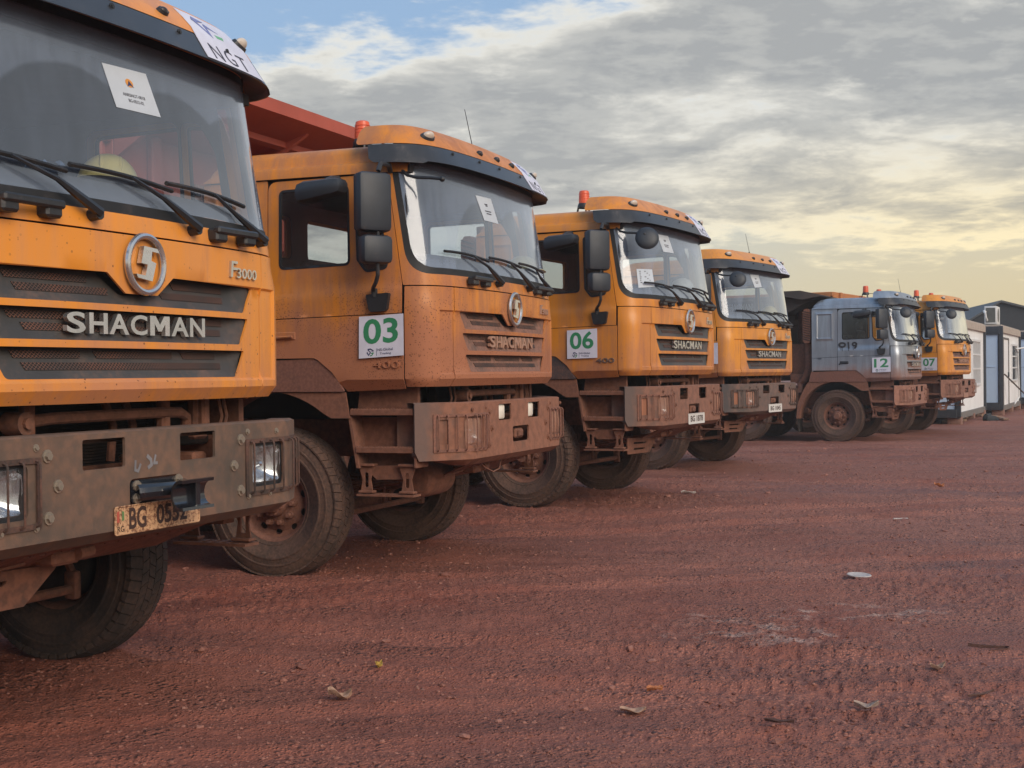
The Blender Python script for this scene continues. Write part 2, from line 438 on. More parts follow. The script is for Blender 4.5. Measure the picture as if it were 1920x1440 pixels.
    def mesh(self, name, ang=32.0, flip=True):
        me = bpy.data.meshes.new(name)
        if flip:
            me.from_pydata([(-a, b, c) for a, b, c in self.v], [], [q[::-1] for q in self.f])
        else:
            me.from_pydata(self.v, [], self.f)
        bm = bmesh.new()
        bm.from_mesh(me)
        bmesh.ops.recalc_face_normals(bm, faces=bm.faces[:])
        lim = rad(ang)
        for e in bm.edges:
            e.smooth = len(e.link_faces) == 2 and e.calc_face_angle(0.0) < lim
        for q in bm.faces:
            q.smooth = True
        bm.to_mesh(me)
        bm.free()
        me.update()
        return me

def rpoly(pts, rs, n=5):
    """polygon with rounded corners"""
    out = []
    m = len(pts)
    if not isinstance(rs, (list, tuple)):
        rs = [rs] * m
    for i in range(m):
        p, a, b = Vector(pts[i]), Vector(pts[i - 1]), Vector(pts[(i + 1) % m])
        r = rs[i]
        if r <= 0:
            out.append(tuple(p)); continue
        da, db = (a - p), (b - p)
        la, lb = da.length, db.length
        da.normalize(); db.normalize()
        t = min(r / max(math.tan(max(da.angle(db), 0.05) / 2), 1e-3), la * 0.49, lb * 0.49)
        p0, p1 = p + da * t, p + db * t
        for k in range(n + 1):
            u = k / n
            q = p0 * (1 - u) ** 2 + p * 2 * u * (1 - u) + p1 * u * u
            out.append((q.x, q.y))
    return out

def densify(poly, step, closed=True):
    out = []
    m = len(poly)
    for i in range(m if closed else m - 1):
        a, b = poly[i], poly[(i + 1) % m]
        k = max(1, int(math.ceil(math.hypot(b[0] - a[0], b[1] - a[1]) / step)))
        for j in range(k):
            out.append((a[0] + (b[0] - a[0]) * j / k, a[1] + (b[1] - a[1]) * j / k))
    if not closed:
        out.append(poly[-1])
    return out

def inside(P, poly):
    P = np.asarray(P)
    x, y = P[:, 0], P[:, 1]
    c = np.zeros(len(P), bool)
    q = np.asarray(poly)
    j = len(q) - 1
    for i in range(len(q)):
        xi, yi, xj, yj = q[i][0], q[i][1], q[j][0], q[j][1]
        if yi != yj:
            cond = ((yi > y) != (yj > y)) & (x < (xj - xi) * (y - yi) / (yj - yi) + xi)
            c ^= cond
        j = i
    return c

def panel(mb, outer, holes, F, t=0.008, step=0.07, loops=(), depth=None, sheet=False):
    """sheet-metal panel: polygon with holes in (s,z), mapped onto F(s,z,offset), with real thickness"""
    V, E = [], []
    def loop(pl, closed=True):
        o = len(V)
        V.extend(pl)
        k = len(pl)
        for i in range(k if closed else k - 1):
            E.append((o + i, o + (i + 1) % k))
    od = densify(outer, step)
    hd = [densify(h, step) for h in holes]
    loop(od)
    for h in hd:
        loop(h)
    for l, cl in loops:
        loop(densify(l, step, cl), cl)
    A = np.array(V)
    gx = np.arange(A[:, 0].min() + step * 0.5, A[:, 0].max(), step)
    gz = np.arange(A[:, 1].min() + step * 0.5, A[:, 1].max(), step)
    if len(gx) and len(gz):
        G = np.array([(a, b) for a in gx for b in gz])
        keep = inside(G, od)
        for h in hd:
            keep &= ~inside(G, h)
        G = G[keep]
        if len(G):
            d = np.sqrt(((G[:, None, :] - A[None, :, :]) ** 2).sum(-1)).min(1)
            V.extend([tuple(g) for g in G[d > step * 0.4]])
    res = delaunay_2d_cdt([Vector(p) for p in V], E, [], 0, 1e-6)
    vs, fs = res[0], res[2]
    pv = np.array([(p.x, p.y) for p in vs])
    cen = np.array([pv[list(f)].mean(0) for f in fs])
    k = inside(cen, od)
    for h in hd:
        k &= ~inside(cen, h)
    fs = [list(f) for f, q in zip(fs, k) if q]
    used = sorted({i for f in fs for i in f})
    rm = {i: j for j, i in enumerate(used)}
    n = len(used)
    top, bot = [], []
    for i in used:
        s, z = pv[i]
        dd = depth(s, z) if depth else 0.0
        top.append(F(s, z, dd))
        bot.append(F(s, z, dd - t))
    tf = [[rm[i] for i in f] for f in fs]
    if sheet:
        mb.add(top, tf)
        return mb
    cnt = {}
    for f in tf:
        for a, b in zip(f, f[1:] + f[:1]):
            cnt.setdefault((min(a, b), max(a, b)), []).append((a, b))
    side = [[ab[0][0], ab[0][1], n + ab[0][1], n + ab[0][0]] for ab in cnt.values() if len(ab) == 1]
    mb.add(top + bot, tf + [[n + i for i in f[::-1]] for f in tf] + side)
    return mb

# text -------------------------------------------------------------
_TXT = {}
def text_geo(body, bold=0.0, spacing=1.0, res=4):
    """triangulated text outline, cap height 1, starting at x=0; returns verts, faces, width"""
    key = (body, bold, spacing)
    if key in _TXT:
        return _TXT[key]
    cu = bpy.data.curves.new('tmp_text', 'FONT')
    cu.body = body
    cu.offset = bold
    cu.space_character = spacing
    cu.resolution_u = res
    cu.fill_mode = 'FRONT'
    ob = bpy.data.objects.new('tmp_text', cu)
    COL.objects.link(ob)
    dg = bpy.context.evaluated_depsgraph_get()
    me = bpy.data.meshes.new_from_object(ob.evaluated_get(dg))
    vs = np.array([v.co[:2] for v in me.vertices]) if len(me.vertices) else np.zeros((0, 2))
    fs = [list(p.vertices) for p in me.polygons]
    bpy.data.objects.remove(ob)
    bpy.data.curves.remove(cu)
    bpy.data.meshes.remove(me)
    lo, hi = vs.min(0), vs.max(0)
    vs = (vs - lo) / (hi[1] - lo[1])
    _TXT[key] = (vs, fs, vs[:, 0].max())
    return _TXT[key]

def put_text(mb, body, fn, u0, v0, h, w=None, t=0.002, bold=0.02, spacing=1.0, slant=0.0):
    """text with cap height h (and width w) at (u0,v0); fn(u,v,off) -> point; extruded by t"""
    vs, fs, wd = text_geo(body, bold, spacing)
    sx_ = h if w is None else w / wd
    n = len(vs)
    A = [fn(u0 + p[0] * sx_ + slant * p[1] * h, v0 + p[1] * h, t) for p in vs]
    B = [fn(u0 + p[0] * sx_ + slant * p[1] * h, v0 + p[1] * h, 0.0) for p in vs]
    cnt = {}
    for f in fs:
        for a, b in zip(f, f[1:] + f[:1]):
            cnt.setdefault((min(a, b), max(a, b)), []).append((a, b))
    side = [[x[0][0], x[0][1], n + x[0][1], n + x[0][0]] for x in cnt.values() if len(x) == 1]
    mb.add(A + B, fs + side)
    return mb

def flat_poly(mb, poly, fn, t=0.0015):
    n = len(poly)
    A = [fn(p[0], p[1], t) for p in poly]
    B = [fn(p[0], p[1], 0.0) for p in poly]
    tri = delaunay_2d_cdt([Vector(p) for p in poly], [(i, (i + 1) % n) for i in range(n)], [], 1, 1e-7)
    if len(tri[0]) == n:
        fs = [list(f) for f in tri[2]]
        idx = [o[0] for o in tri[3]]
        fs = [[idx[i] for i in f] for f in fs]
    else:
        fs = [list(range(n))]
    mb.add(A + B, fs + [[i, (i + 1) % n, n + (i + 1) % n, n + i] for i in range(n)])
    return mb

def stroke(mb, pts, w, fn, t=0.0015):
    """painted brush stroke of width w along 2-D points"""
    for i in range(len(pts) - 1):
        a, b = Vector(pts[i]), Vector(pts[i + 1])
        d = (b - a).normalized() * w * 0.5
        nrm = Vector((-d.y, d.x))
        q = [a - d * 0.6 + nrm, a - d * 0.6 - nrm, b + d * 0.6 - nrm, b + d * 0.6 + nrm]
        mb.add([fn(p.x, p.y, t + i * 0.00006) for p in q], [[0, 1, 2, 3]])
    return mb

# objects ----------------------------------------------------------
MESH = {}
SMALL = {'plate_characters', 'printed_text', 'printed_letters', 'printed_company_name', 'printed_number', 'visor_screws', 'intake_louvres', 'rubbed_mark', 'spray_paint', 'model_lettering', 'power_lettering', 'window_lettering'}
def link(o, parent=None):
    COL.objects.link(o)
    if parent is not None:
        o.parent = parent
    return o

def part(parent, name, key, fn, mat, loc=None, ang=32.0, flip=True):
    if key not in MESH:
        mb = MB()
        fn(mb)
        me = mb.mesh(name, ang, flip)
        me.materials.append(mat)
        MESH[key] = me
    o = bpy.data.objects.new(name, MESH[key])
    link(o, parent)
    if o.data.materials[0] is not mat:
        o.material_slots[0].link = 'OBJECT'
        o.material_slots[0].material = mat
    if loc is not None:
        o.location = loc
    if name in SMALL:
        o['kind'] = 'stuff'
    return o

def tag(o, label, cat, group=None, kind=None):
    if label: o['label'] = label
    if cat: o['category'] = cat
    if group: o['group'] = group
    if kind: o['kind'] = kind
    return o

def empty(name, loc=(0, 0, 0), rz=0.0):
    e = bpy.data.objects.new(name, None)
    e.empty_display_size = 0.2
    e.location = loc
    e.rotation_euler = (0, 0, rz)
    return link(e)

# ================================================================== GROUND
# truck row: centre of the bumper (x, y), direction of the row, height of the ground there
TR = [(-1.3065, 5.3902, 22.636, 0.010), (0.1863, 9.9157, 20.926, 0.025), (1.9973, 13.9863, 26.301, 0.073),
      (3.8445, 19.2968, 31.754, 0.034), (8.3233, 27.3540, 26.077, -0.106), (10.2388, 30.2695, 30.644, -0.029)]
WHEEL_DZ = [0, 0, 0, 0, 0.09, 0]

_lat = {}
def vnoise(x, y, f, seed):
    if seed not in _lat:
        _lat[seed] = np.random.default_rng(seed).random((256, 256))
    L = _lat[seed]
    u, v = x * f, y * f
    i, j = np.floor(u).astype(int), np.floor(v).astype(int)
    a, b = u - i, v - j
    a, b = a * a * (3 - 2 * a), b * b * (3 - 2 * b)
    i0, i1, j0, j1 = i % 256, (i + 1) % 256, j % 256, (j + 1) % 256
    return (L[i0, j0] * (1 - a) + L[i1, j0] * a) * (1 - b) + (L[i0, j1] * (1 - a) + L[i1, j1] * a) * b - 0.5

TRACKS = ((6.3, -0.26, 0.05, 0.28, 0.022), (5.2, 0.10, -0.05, 0.24, 0.016), (8.6, 0.34, -0.03, 0.28, 0.018), (11.6, 0.22, 0.02, 0.34, 0.026), (16.0, -0.18, 0.02, 0.44, 0.026), (24.5, -0.06, 0.003, 0.6, 0.03), (20.0, 0.12, 0.0, 0.5, 0.026))
def packed(x, y):
    """how far the dirt is packed down by wheels"""
    k = np.zeros_like(x)
    for (y0, a, b, sp, dp) in TRACKS:
        for o in (0.0, sp * 2.6):
            d = y - (y0 + a * x + b * x * x) - o + vnoise(x, y, 0.9, 12) * 0.12
            k = np.maximum(k, np.exp(-(d / (sp * 0.5)) ** 2) * np.clip(0.9 + vnoise(x, y, 0.5, 31) * 2.2, 0, 1))
    return k

def gheight(x, y):
    x, y = np.asarray(x, float), np.asarray(y, float)
    num, dn = np.zeros_like(x), np.full_like(x, 0.05)
    for (tx, ty, b, dz), wd in zip(TR, WHEEL_DZ):
        for back in (1.4, 3.4, 6.5, 8.0):
            qx, qy = tx - math.cos(rad(b)) * back, ty + math.sin(rad(b)) * back
            g = np.exp(-((x - qx) ** 2 + (y - qy) ** 2) / (2 * 1.5 ** 2))
            num += g * (dz + wd)
            dn += g
    z = num / dn
    r = np.sqrt(x * x + y * y)
    near = 1 / (1 + (r / 22.0) ** 2)
    under = np.clip(np.max([np.exp(-((x - (tx - math.cos(rad(b)) * 1.54 + sgn * math.sin(rad(b)) * 1.03)) ** 2 + (y - (ty + math.sin(rad(b)) * 1.54 + sgn * math.cos(rad(b)) * 1.03)) ** 2) / 0.18) for tx, ty, b, d in TR for sgn in (-1, 1)], axis=0), 0, 1)
    z = z + 0.030 * np.exp(-((under - 0.55) / 0.22) ** 2) * (0.6 + vnoise(x, y, 6.0, 41))
    n = vnoise(x, y, 0.35, 1) * 0.05 + vnoise(x, y, 1.1, 2) * 0.030
    w = vnoise(x, y, 0.8, 9) * 0.5
    m = vnoise(x + w, y, 3.1, 3) * 0.016 + vnoise(x, y + w, 7.3, 4) * 0.011
    rough_ = np.clip(vnoise(x, y, 0.7, 5) * 2 + 0.75, 0.15, 1.6)
    f = (np.abs(vnoise(x, y, 13, 6)) * 0.012 + vnoise(x, y, 29, 7) * 0.022 + np.abs(vnoise(x, y, 63, 8)) * 0.020) * rough_
    # tyre tracks across the yard: two shallow grooves each, with lug prints
    for (y0, a, b, sp, dp) in TRACKS:
        d0 = y - (y0 + a * x + b * x * x)
        for o in (0.0, sp * 2.6):
            d = d0 - o + vnoise(x, y, 0.9, 12) * 0.12
            g = np.exp(-(d / (sp * 0.45)) ** 2)
            lug = np.sin((x * 1.0 + np.abs(d) * 1.3) * 2 * math.pi / 0.085) * np.clip(1 - r / 16, 0, 1)
            n = n - g * dp + np.exp(-((np.abs(d) - sp * 0.6) / (sp * 0.2)) ** 2) * dp * 0.7 + g * lug * 0.004
    return z + (n + m * near ** 0.5 + f * near) * (1 - under * 0.92)

def build_ground():
    th = np.concatenate([np.radians(np.linspace(-180, -27, 46, endpoint=False)), np.radians(np.linspace(-27, 27, 720, endpoint=False)), np.radians(np.linspace(27, 180, 46, endpoint=False))])
    r = np.concatenate([np.linspace(0.02, 3.6, 14, endpoint=False), 3.6 * np.exp(np.linspace(0, math.log(70 / 3.6), 480, endpoint=False)), 70 * np.exp(np.linspace(0, math.log(700 / 70), 22))])
    T, Rr = np.meshgrid(th, r)
    X, Y = Rr * np.sin(T), Rr * np.cos(T)
    Z = gheight(X, Y)
    Z = np.where(Rr > 70, Z * np.clip(1.5 - Rr / 140, 0, 1), Z)
    nr, nt_ = X.shape
    co = np.stack([X, Y, Z], -1).reshape(-1, 3)
    i, j = np.meshgrid(np.arange(nr - 1), np.arange(nt_), indexing='ij')
    a = (i * nt_ + j).ravel(); b = (i * nt_ + (j + 1) % nt_).ravel()
    c = ((i + 1) * nt_ + (j + 1) % nt_).ravel(); d = ((i + 1) * nt_ + j).ravel()
    q = np.stack([a, d, c, b], -1).astype(np.int32)
    me = bpy.data.meshes.new('ground')
    me.vertices.add(len(co)); me.vertices.foreach_set('co', co.ravel())
    me.loops.add(q.size); me.loops.foreach_set('vertex_index', q.ravel())
    me.polygons.add(len(q)); me.polygons.foreach_set('loop_start', np.arange(len(q), dtype=np.int32) * 4)
    me.polygons.foreach_set('use_smooth', np.ones(len(q), bool))
    me.update(calc_edges=True)
    at = me.attributes.new('packed', 'FLOAT', 'POINT')
    at.data.foreach_set('value', packed(co[:, 0], co[:, 1]).astype(np.float32))
    return me

def ground_mat():
    m, nt, out = newmat('red_laterite_dirt')
    tc = nd(nt, 'ShaderNodeTexCoord').outputs['Object']
    n0 = noise(nt, tc, 0.28, 4.0, 0.55, 0.5)
    n1 = noise(nt, tc, 1.9, 6.0, 0.6, 0.4)
    n2 = noise(nt, tc, 17.0, 5.0, 0.65)
    n3 = noise(nt, tc, 110.0, 3.0, 0.6)
    stre = noise(nt, tc, 1.0, 5.0, 0.6, 0.6, scl=(0.35, 2.2, 1.0))
    pk = nd(nt, 'ShaderNodeAttribute', attribute_name='packed').outputs['Fac']
    pk = math_(nt, 'MULTIPLY', pk, ramp(nt, n1, 0.25, 0.6))
    damp = ramp(nt, noise(nt, tc, 0.55, 5.0, 0.6, 0.8, scl=(0.6, 1.4, 1.0), off=(3.3, 1.2, 0.0)), 0.50, 0.66)
    c = mixc(nt, ramp(nt, n1, 0.32, 0.68), rgb((0.275, 0.088, 0.056)), rgb((0.420, 0.165, 0.112)))
    c = mixc(nt, ramp(nt, n0, 0.35, 0.65, 0.0, 0.6), c, rgb((0.430, 0.192, 0.138)))
    c = mixc(nt, ramp(nt, stre, 0.52, 0.72, 0.0, 0.45), c, rgb((0.135, 0.046, 0.031)))
    c = mixc(nt, math_(nt, 'MULTIPLY', damp, 0.45), c, rgb((0.140, 0.046, 0.031)))
    c = mixc(nt, math_(nt, 'MULTIPLY', pk, 0.24), c, rgb((0.370, 0.150, 0.102)))
    c = mixc(nt, ramp(nt, n2, 0.55, 0.75, 0.0, 0.5), c, rgb((0.125, 0.047, 0.036)))
    c = mixc(nt, ramp(nt, n3, 0.62, 0.72, 0.0, 0.5), c, rgb((0.40, 0.20, 0.15)))
    # redder, damper soil on the trucks' side of the yard, paler and dustier out to the right
    side = ramp(nt, math_(nt, 'ADD', nd(nt, 'ShaderNodeSeparateXYZ', {0: tc}).outputs[0], math_(nt, 'MULTIPLY', n0, 3.0)), 0.2, 4.5)
    c = mixc(nt, 1.0, c, mixc(nt, side, rgb((0.92, 0.76, 0.70)), rgb((1.06, 1.08, 1.10))), 'MULTIPLY')
    # dried pale residue on the dirt
    def blob(cx, cy, sx_, sy_):
        p = nd(nt, 'ShaderNodeMapping', {0: tc, 1: (-cx / sx_, -cy / sy_, 0), 3: (1 / sx_, 1 / sy_, 0.0)}).outputs[0]
        return ramp(nt, nd(nt, 'ShaderNodeVectorMath', {0: p}, operation='LENGTH').outputs['Value'], 0.2, 1.0, 1.0, 0.0)
    res = math_(nt, 'ADD', blob(1.35, 7.25, 0.85, 0.45), math_(nt, 'ADD', blob(2.05, 7.85, 0.75, 0.5), blob(1.55, 7.75, 0.8, 0.35)), clamp=True)
    rn = noise(nt, tc, 4.2, 8.0, 0.66, 0.3, scl=(1.0, 1.3, 1.0))
    rm = math_(nt, 'MULTIPLY', res, ramp(nt, rn, 0.49, 0.68), clamp=True)
    c = mixc(nt, math_(nt, 'MULTIPLY', rm, 0.85), c, rgb((0.66, 0.48, 0.40)))
    wv = nd(nt, 'ShaderNodeVectorMath', {0: tc, 1: nd(nt, 'ShaderNodeVectorMath', {0: nd(nt, 'ShaderNodeTexNoise', {'Vector': tc, 'Scale': 30.0, 'Detail': 2.0}).outputs['Color'], 1: (0.012, 0.012, 0.0)}, operation='MULTIPLY').outputs[0]}, operation='ADD').outputs[0]
    v1 = nd(nt, 'ShaderNodeTexVoronoi', {'Vector': wv, 'Scale': 58.0}).outputs['Distance']
    v2 = nd(nt, 'ShaderNodeTexVoronoi', {'Vector': wv, 'Scale': 26.0}).outputs['Distance']
    clod = math_(nt, 'MULTIPLY', ramp(nt, v2, 0.05, 0.5, 1.0, 0.0), ramp(nt, n1, 0.42, 0.62))
    h = math_(nt, 'ADD', math_(nt, 'MULTIPLY', n2, 0.9), math_(nt, 'ADD', math_(nt, 'MULTIPLY', ramp(nt, v1, 0.0, 0.5, 0.55, 0.0), ramp(nt, n2, 0.3, 0.6)), math_(nt, 'MULTIPLY', clod, 0.8)))
    c = mixc(nt, math_(nt, 'MULTIPLY', ramp(nt, v1, 0.30, 0.60, 0.0, 0.6), ramp(nt, n1, 0.3, 0.6, 0.35, 1.0)), c, rgb((0.11, 0.040, 0.029)))  # shade in the crevices between grains, put into the soil colour
    bp = nd(nt, 'ShaderNodeBump', {'Height': h, 'Strength': math_(nt, 'SUBTRACT', 1.0, math_(nt, 'MULTIPLY', pk, 0.5)), 'Distance': 0.03})
    b = nd(nt, 'ShaderNodeBsdfPrincipled', {'Base Color': c, 'Roughness': math_(nt, 'SUBTRACT', 0.84, math_(nt, 'MULTIPLY', damp, 0.22)), 'Specular IOR Level': 0.4, 'Normal': bp.outputs[0]})
    nt.links.new(b.outputs[0], out.inputs[0])
    return m

M_GROUND = ground_mat()
g = bpy.data.objects.new('ground', build_ground())
g.data.materials.append(M_GROUND)
link(g)
g['kind'] = 'structure'

def stones():
    """loose laterite gravel lying on the yard"""
    t = (1 + 5 ** 0.5) / 2
    V = np.array([(-1, t, 0), (1, t, 0), (-1, -t, 0), (1, -t, 0), (0, -1, t), (0, 1, t), (0, -1, -t), (0, 1, -t), (t, 0, -1), (t, 0, 1), (-t, 0, -1), (-t, 0, 1)]) / 1.9
    Fc = np.array([(0, 11, 5), (0, 5, 1), (0, 1, 7), (0, 7, 10), (0, 10, 11), (1, 5, 9), (5, 11, 4), (11, 10, 2), (10, 7, 6), (7, 1, 8), (3, 9, 4), (3, 4, 2), (3, 2, 6), (3, 6, 8), (3, 8, 9), (4, 9, 5), (2, 4, 11), (6, 2, 10), (8, 6, 7), (9, 8, 1)])
    N = 30000
    r = 4.0 * np.exp(RNG.random(N) ** 1.25 * math.log(26 / 4.0))
    th = np.radians(RNG.uniform(-25, 25, N))
    x, y = r * np.sin(th), r * np.cos(th)
    keep = (vnoise(x, y, 0.9, 21) + vnoise(x, y, 2.7, 22) * 0.7 + RNG.random(N) * 0.5) > 0.10
    x, y, r = x[keep], y[keep], r[keep]
    n = len(x)
    sz = 0.0022 + 0.0070 * RNG.random(n) ** 4 + 0.017 * (RNG.random(n) > 0.991) * RNG.random(n)
    sz = sz * (0.8 + r / 14)
    z = gheight(x, y)
    vs = np.zeros((n, 12, 3))
    for k in range(n):
        s = sz[k] * RNG.uniform(0.7, 1.3, 3) * np.array([1, 1, 0.62])
        a = RNG.uniform(0, 6.28)
        p = V * s * RNG.uniform(0.8, 1.2, (12, 1))
        ca, sa = math.cos(a), math.sin(a)
        vs[k, :, 0] = x[k] + p[:, 0] * ca - p[:, 1] * sa
        vs[k, :, 1] = y[k] + p[:, 0] * sa + p[:, 1] * ca
        vs[k, :, 2] = z[k] + p[:, 2] + s[2] * 0.15
    fs = (Fc[None] + (np.arange(n) * 12)[:, None, None]).reshape(-1, 3)
    me = bpy.data.meshes.new('gravel')
    me.from_pydata(vs.reshape(-1, 3).tolist(), [], fs.tolist())
    return me

def gravel_mat():
    m, nt, out = newmat('laterite_gravel')
    tc = nd(nt, 'ShaderNodeTexCoord').outputs['Object']
    n1 = noise(nt, tc, 23.0, 2.0, 0.5)
    n2 = noise(nt, tc, 3.0, 3.0, 0.5)
    c = mixc(nt, ramp(nt, n1, 0.35, 0.66), rgb((0.18, 0.066, 0.046)), rgb((0.33, 0.145, 0.105)))
    c = mixc(nt, ramp(nt, n2, 0.6, 0.75, 0, 0.5), c, rgb((0.32, 0.20, 0.16)))
    b = nd(nt, 'ShaderNodeBsdfPrincipled', {'Base Color': c, 'Roughness': 0.85})
    nt.links.new(b.outputs[0], out.inputs[0])
    return m

gv = bpy.data.objects.new('gravel', stones())
gv.data.materials.append(gravel_mat())
link(gv)
tag(gv, 'loose red gravel scattered over the dirt yard', 'gravel', kind='stuff')

# ================================================================== TRUCK: the shape of the cab
_half = [(0, -.185), (.3, -.189), (.6, -.203), (.85, -.226), (1.0, -.252), (1.1, -.288), (1.17, -.335), (1.213, -.395), (1.234, -.47), (1.24, -.58), (1.24, -1.2), (1.24, -2.01)]
def _chaikin(p, n):
    for _ in range(n):
        q = [p[0]]
        for a, b in zip(p[:-1], p[1:]):
            q += [(a[0] * .75 + b[0] * .25, a[1] * .75 + b[1] * .25), (a[0] * .25 + b[0] * .75, a[1] * .25 + b[1] * .75)]
        q.append(p[-1])
        p = q
    return p
_c = np.array(_chaikin(_half, 4))
_sl = np.concatenate([[0], np.cumsum(np.hypot(np.diff(_c[:, 0]), np.diff(_c[:, 1])))])
S_END = float(_sl[-1])
def cont(s):
    a = abs(s)
    x, y = float(np.interp(a, _sl, _c[:, 0])), float(np.interp(a, _sl, _c[:, 1]))
    e = 0.012
    a0, a1 = max(0, a - e), min(S_END, a + e)
    dx = float(np.interp(a1, _sl, _c[:, 0]) - np.interp(a0, _sl, _c[:, 0]))
    dy = float(np.interp(a1, _sl, _c[:, 1]) - np.interp(a0, _sl, _c[:, 1]))
    if a < e:
        dx, dy = 1.0, 0.0
    l = math.hypot(dx, dy)
    nx, ny = -dy / l, dx / l
    sg = 1 if s >= 0 else -1
    return sg * x, y, sg * nx, ny
def Sx(x):      # arc position of a lateral position on the front
    k = int(np.argmax(_c[:, 0] > 1.233))
    return math.copysign(float(np.interp(abs(x), _c[:k, 0], _sl[:k])), x)
def Sy(y):      # arc position of a lengthwise position on the visible side
    k = int(np.argmax(_c[:, 0] > 1.15))
    return -float(np.interp(-y, -_c[k:, 1], _sl[k:]))
S_CORNER = Sx(1.175)
def sstep(a, b, x):
    t = min(1, max(0, (x - a) / (b - a)))
    return t * t * (3 - 2 * t)
def cabF(s, z, o=0.0):
    x, y, nx, ny = cont(s)
    up = max(0.0, z - 1.98)
    rk = .155 * up * sstep(-1.0, -.42, y)
    x *= 1 - .02 * up
    o -= max(0.0, 1.356 - z) * 0.75
    # the lower corners stand out a little beyond the hood line
    o += 0.026 * math.exp(-((abs(s) - S_CORNER) / 0.14) ** 2) * (1 - sstep(1.79, 1.95, z))
    return (x + nx * o, y - rk + ny * o, z)
def visorF(s, z, o=0.0):
    off = float(np.interp(z, [2.76, 2.785, 2.905, 2.915, 3.0, 3.05], [.125, .12, .06, .062, -.005, -.055]))
    return cabF(s, z, off + o)

FRONT = lambda y: (lambda u, v, o: (u, y + o, v))
SIDE = lambda x: (lambda u, v, o: (x - o, u, v))

# grille outlines in (x, z)
G1 = rpoly([(-.872, 1.806), (-.208, 1.812), (-.100, 1.734), (.100, 1.734), (.208, 1.812), (.872, 1.806), (.79, 1.690), (-.79, 1.690)], [.012, .02, .02, .02, .02, .012, .035, .035])
G2 = rpoly([(-.832, 1.664), (.832, 1.664), (.755, 1.546), (-.755, 1.546)], [.012, .012, .035, .035])
G3 = rpoly([(-.792, 1.518), (.792, 1.518), (.715, 1.400), (-.715, 1.400)], [.012, .012, .035, .035])
def onS(poly):
    return [(Sx(p[0]), p[1]) for p in poly]

S_SEAM = Sx(.95)
S_REC = Sx(1.105)
def hood_depth(s, z):
    if abs(s) < Sx(.225) and z > 1.72:
        return 0.0
    k = sstep(0, .012, z - 1.384) * sstep(0, .010, 1.812 - z) * sstep(0, .014, S_REC - abs(s))
    return -0.013 * k

def b_hood(mb):
    o = rpoly([(-S_SEAM + .003, 1.305), (S_SEAM - .003, 1.305), (S_SEAM - .003, 1.966), (-S_SEAM + .003, 1.966)], .008, 2)
    lp = [([(-S_SEAM + .006, z), (S_SEAM - .006, z)], False) for z in (1.356, 1.384, 1.396)]
    for sg in (-1, 1):
        for z in (1.802, 1.812):
            lp.append(([(sg * Sx(.23), z), (sg * (S_SEAM - .006), z)], False))
    panel(mb, o, [onS(G1), onS(G2), onS(G3)], cabF, .010, .06, lp, hood_depth)

def b_corner(mb):
    se = Sy(-.476)
    o = rpoly([(se, 1.305), (-S_SEAM - .003, 1.305), (-S_SEAM - .003, 1.966), (se, 1.966)], .008, 2)
    lp = [([(se + .01, z), (-S_SEAM - .01, z)], False) for z in (1.356,)]
    lp += [([(-S_SEAM - .01, 1.384), (-S_REC, 1.384), (-S_REC, 1.812), (-S_SEAM - .01, 1.812)], False),
           ([(-S_SEAM - .01, 1.396), (-S_REC + .014, 1.396), (-S_REC + .014, 1.802), (-S_SEAM - .01, 1.802)], False)]
    panel(mb, o, [], cabF, .010, .05, lp, hood_depth)

def b_tray(poly, zt, zb):
    def f(mb):
        def dep(s, z):
            k = (z - zb) / (zt - zb)
            e = min(1.0, max(0.0, (Sx(.80) - abs(s)) / .12))
            return -.016 - .05 * (max(0, k) ** 0.8) * (0.25 + .75 * e)
        big = [(Sx(p[0]) * 1.006, p[1] + (.004 if p[1] > (zt + zb) / 2 else -.004)) for p in poly]
        panel(mb, big, [], cabF, .004, .04, (), dep)
    return f
def b_mesh(zt, zb, rows):
    """expanded-metal strips set into the tray"""
    def f(mb):
        def dep(s, z):
            k = (z - zb) / (zt - zb)
            e = min(1.0, max(0.0, (Sx(.80) - abs(s)) / .12))
            return -.016 - .05 * (max(0, k) ** 0.8) * (0.25 + .75 * e) + .004
        for x0, x1, z0, z1 in rows:
            sl = (z1 - z0) * .6 * (1 if x0 < 0 else 1)
            panel(mb, [(Sx(x0) + .012, z0), (Sx(x1) - .012, z0), (Sx(x1), z1), (Sx(x0), z1)], [], cabF, .003, .06, (), dep)
    return f

WS_OPEN = rpoly([(-(-Sy(-.445)), 2.048), (-Sy(-.445), 2.048), (-Sy(-.455), 2.83), (-(-Sy(-.455)), 2.83)], [.17, .17, .10, .10], 8)
WS_IN = rpoly([(Sy(-.40) , 2.092), (-Sy(-.40), 2.092), (-Sy(-.415), 2.79), (Sy(-.415), 2.79)], [.16, .16, .09, .09], 8)
def b_wsframe(mb):
    so = Sy(-.488)
    o = rpoly([(so, 1.974), (-so, 1.974), (-so, 2.86), (so, 2.86)], .01, 2)
    panel(mb, o, [WS_OPEN], lambda s, z, o_: cabF(s, z, o_ - .004), .012, .06)
def b_wsseal(mb):
    panel(mb, WS_OPEN, [WS_IN], lambda s, z, o_: cabF(s, z, o_ - .006), .010, .05)
def b_wsglass(mb):
    big = [(p[0] * 1.004, p[1] + (.004 if p[1] > 2.4 else -.004)) for p in WS_IN]
    panel(mb, big, [], lambda s, z, o_: cabF(s, z, o_ - .011), .004, .06, sheet=True)

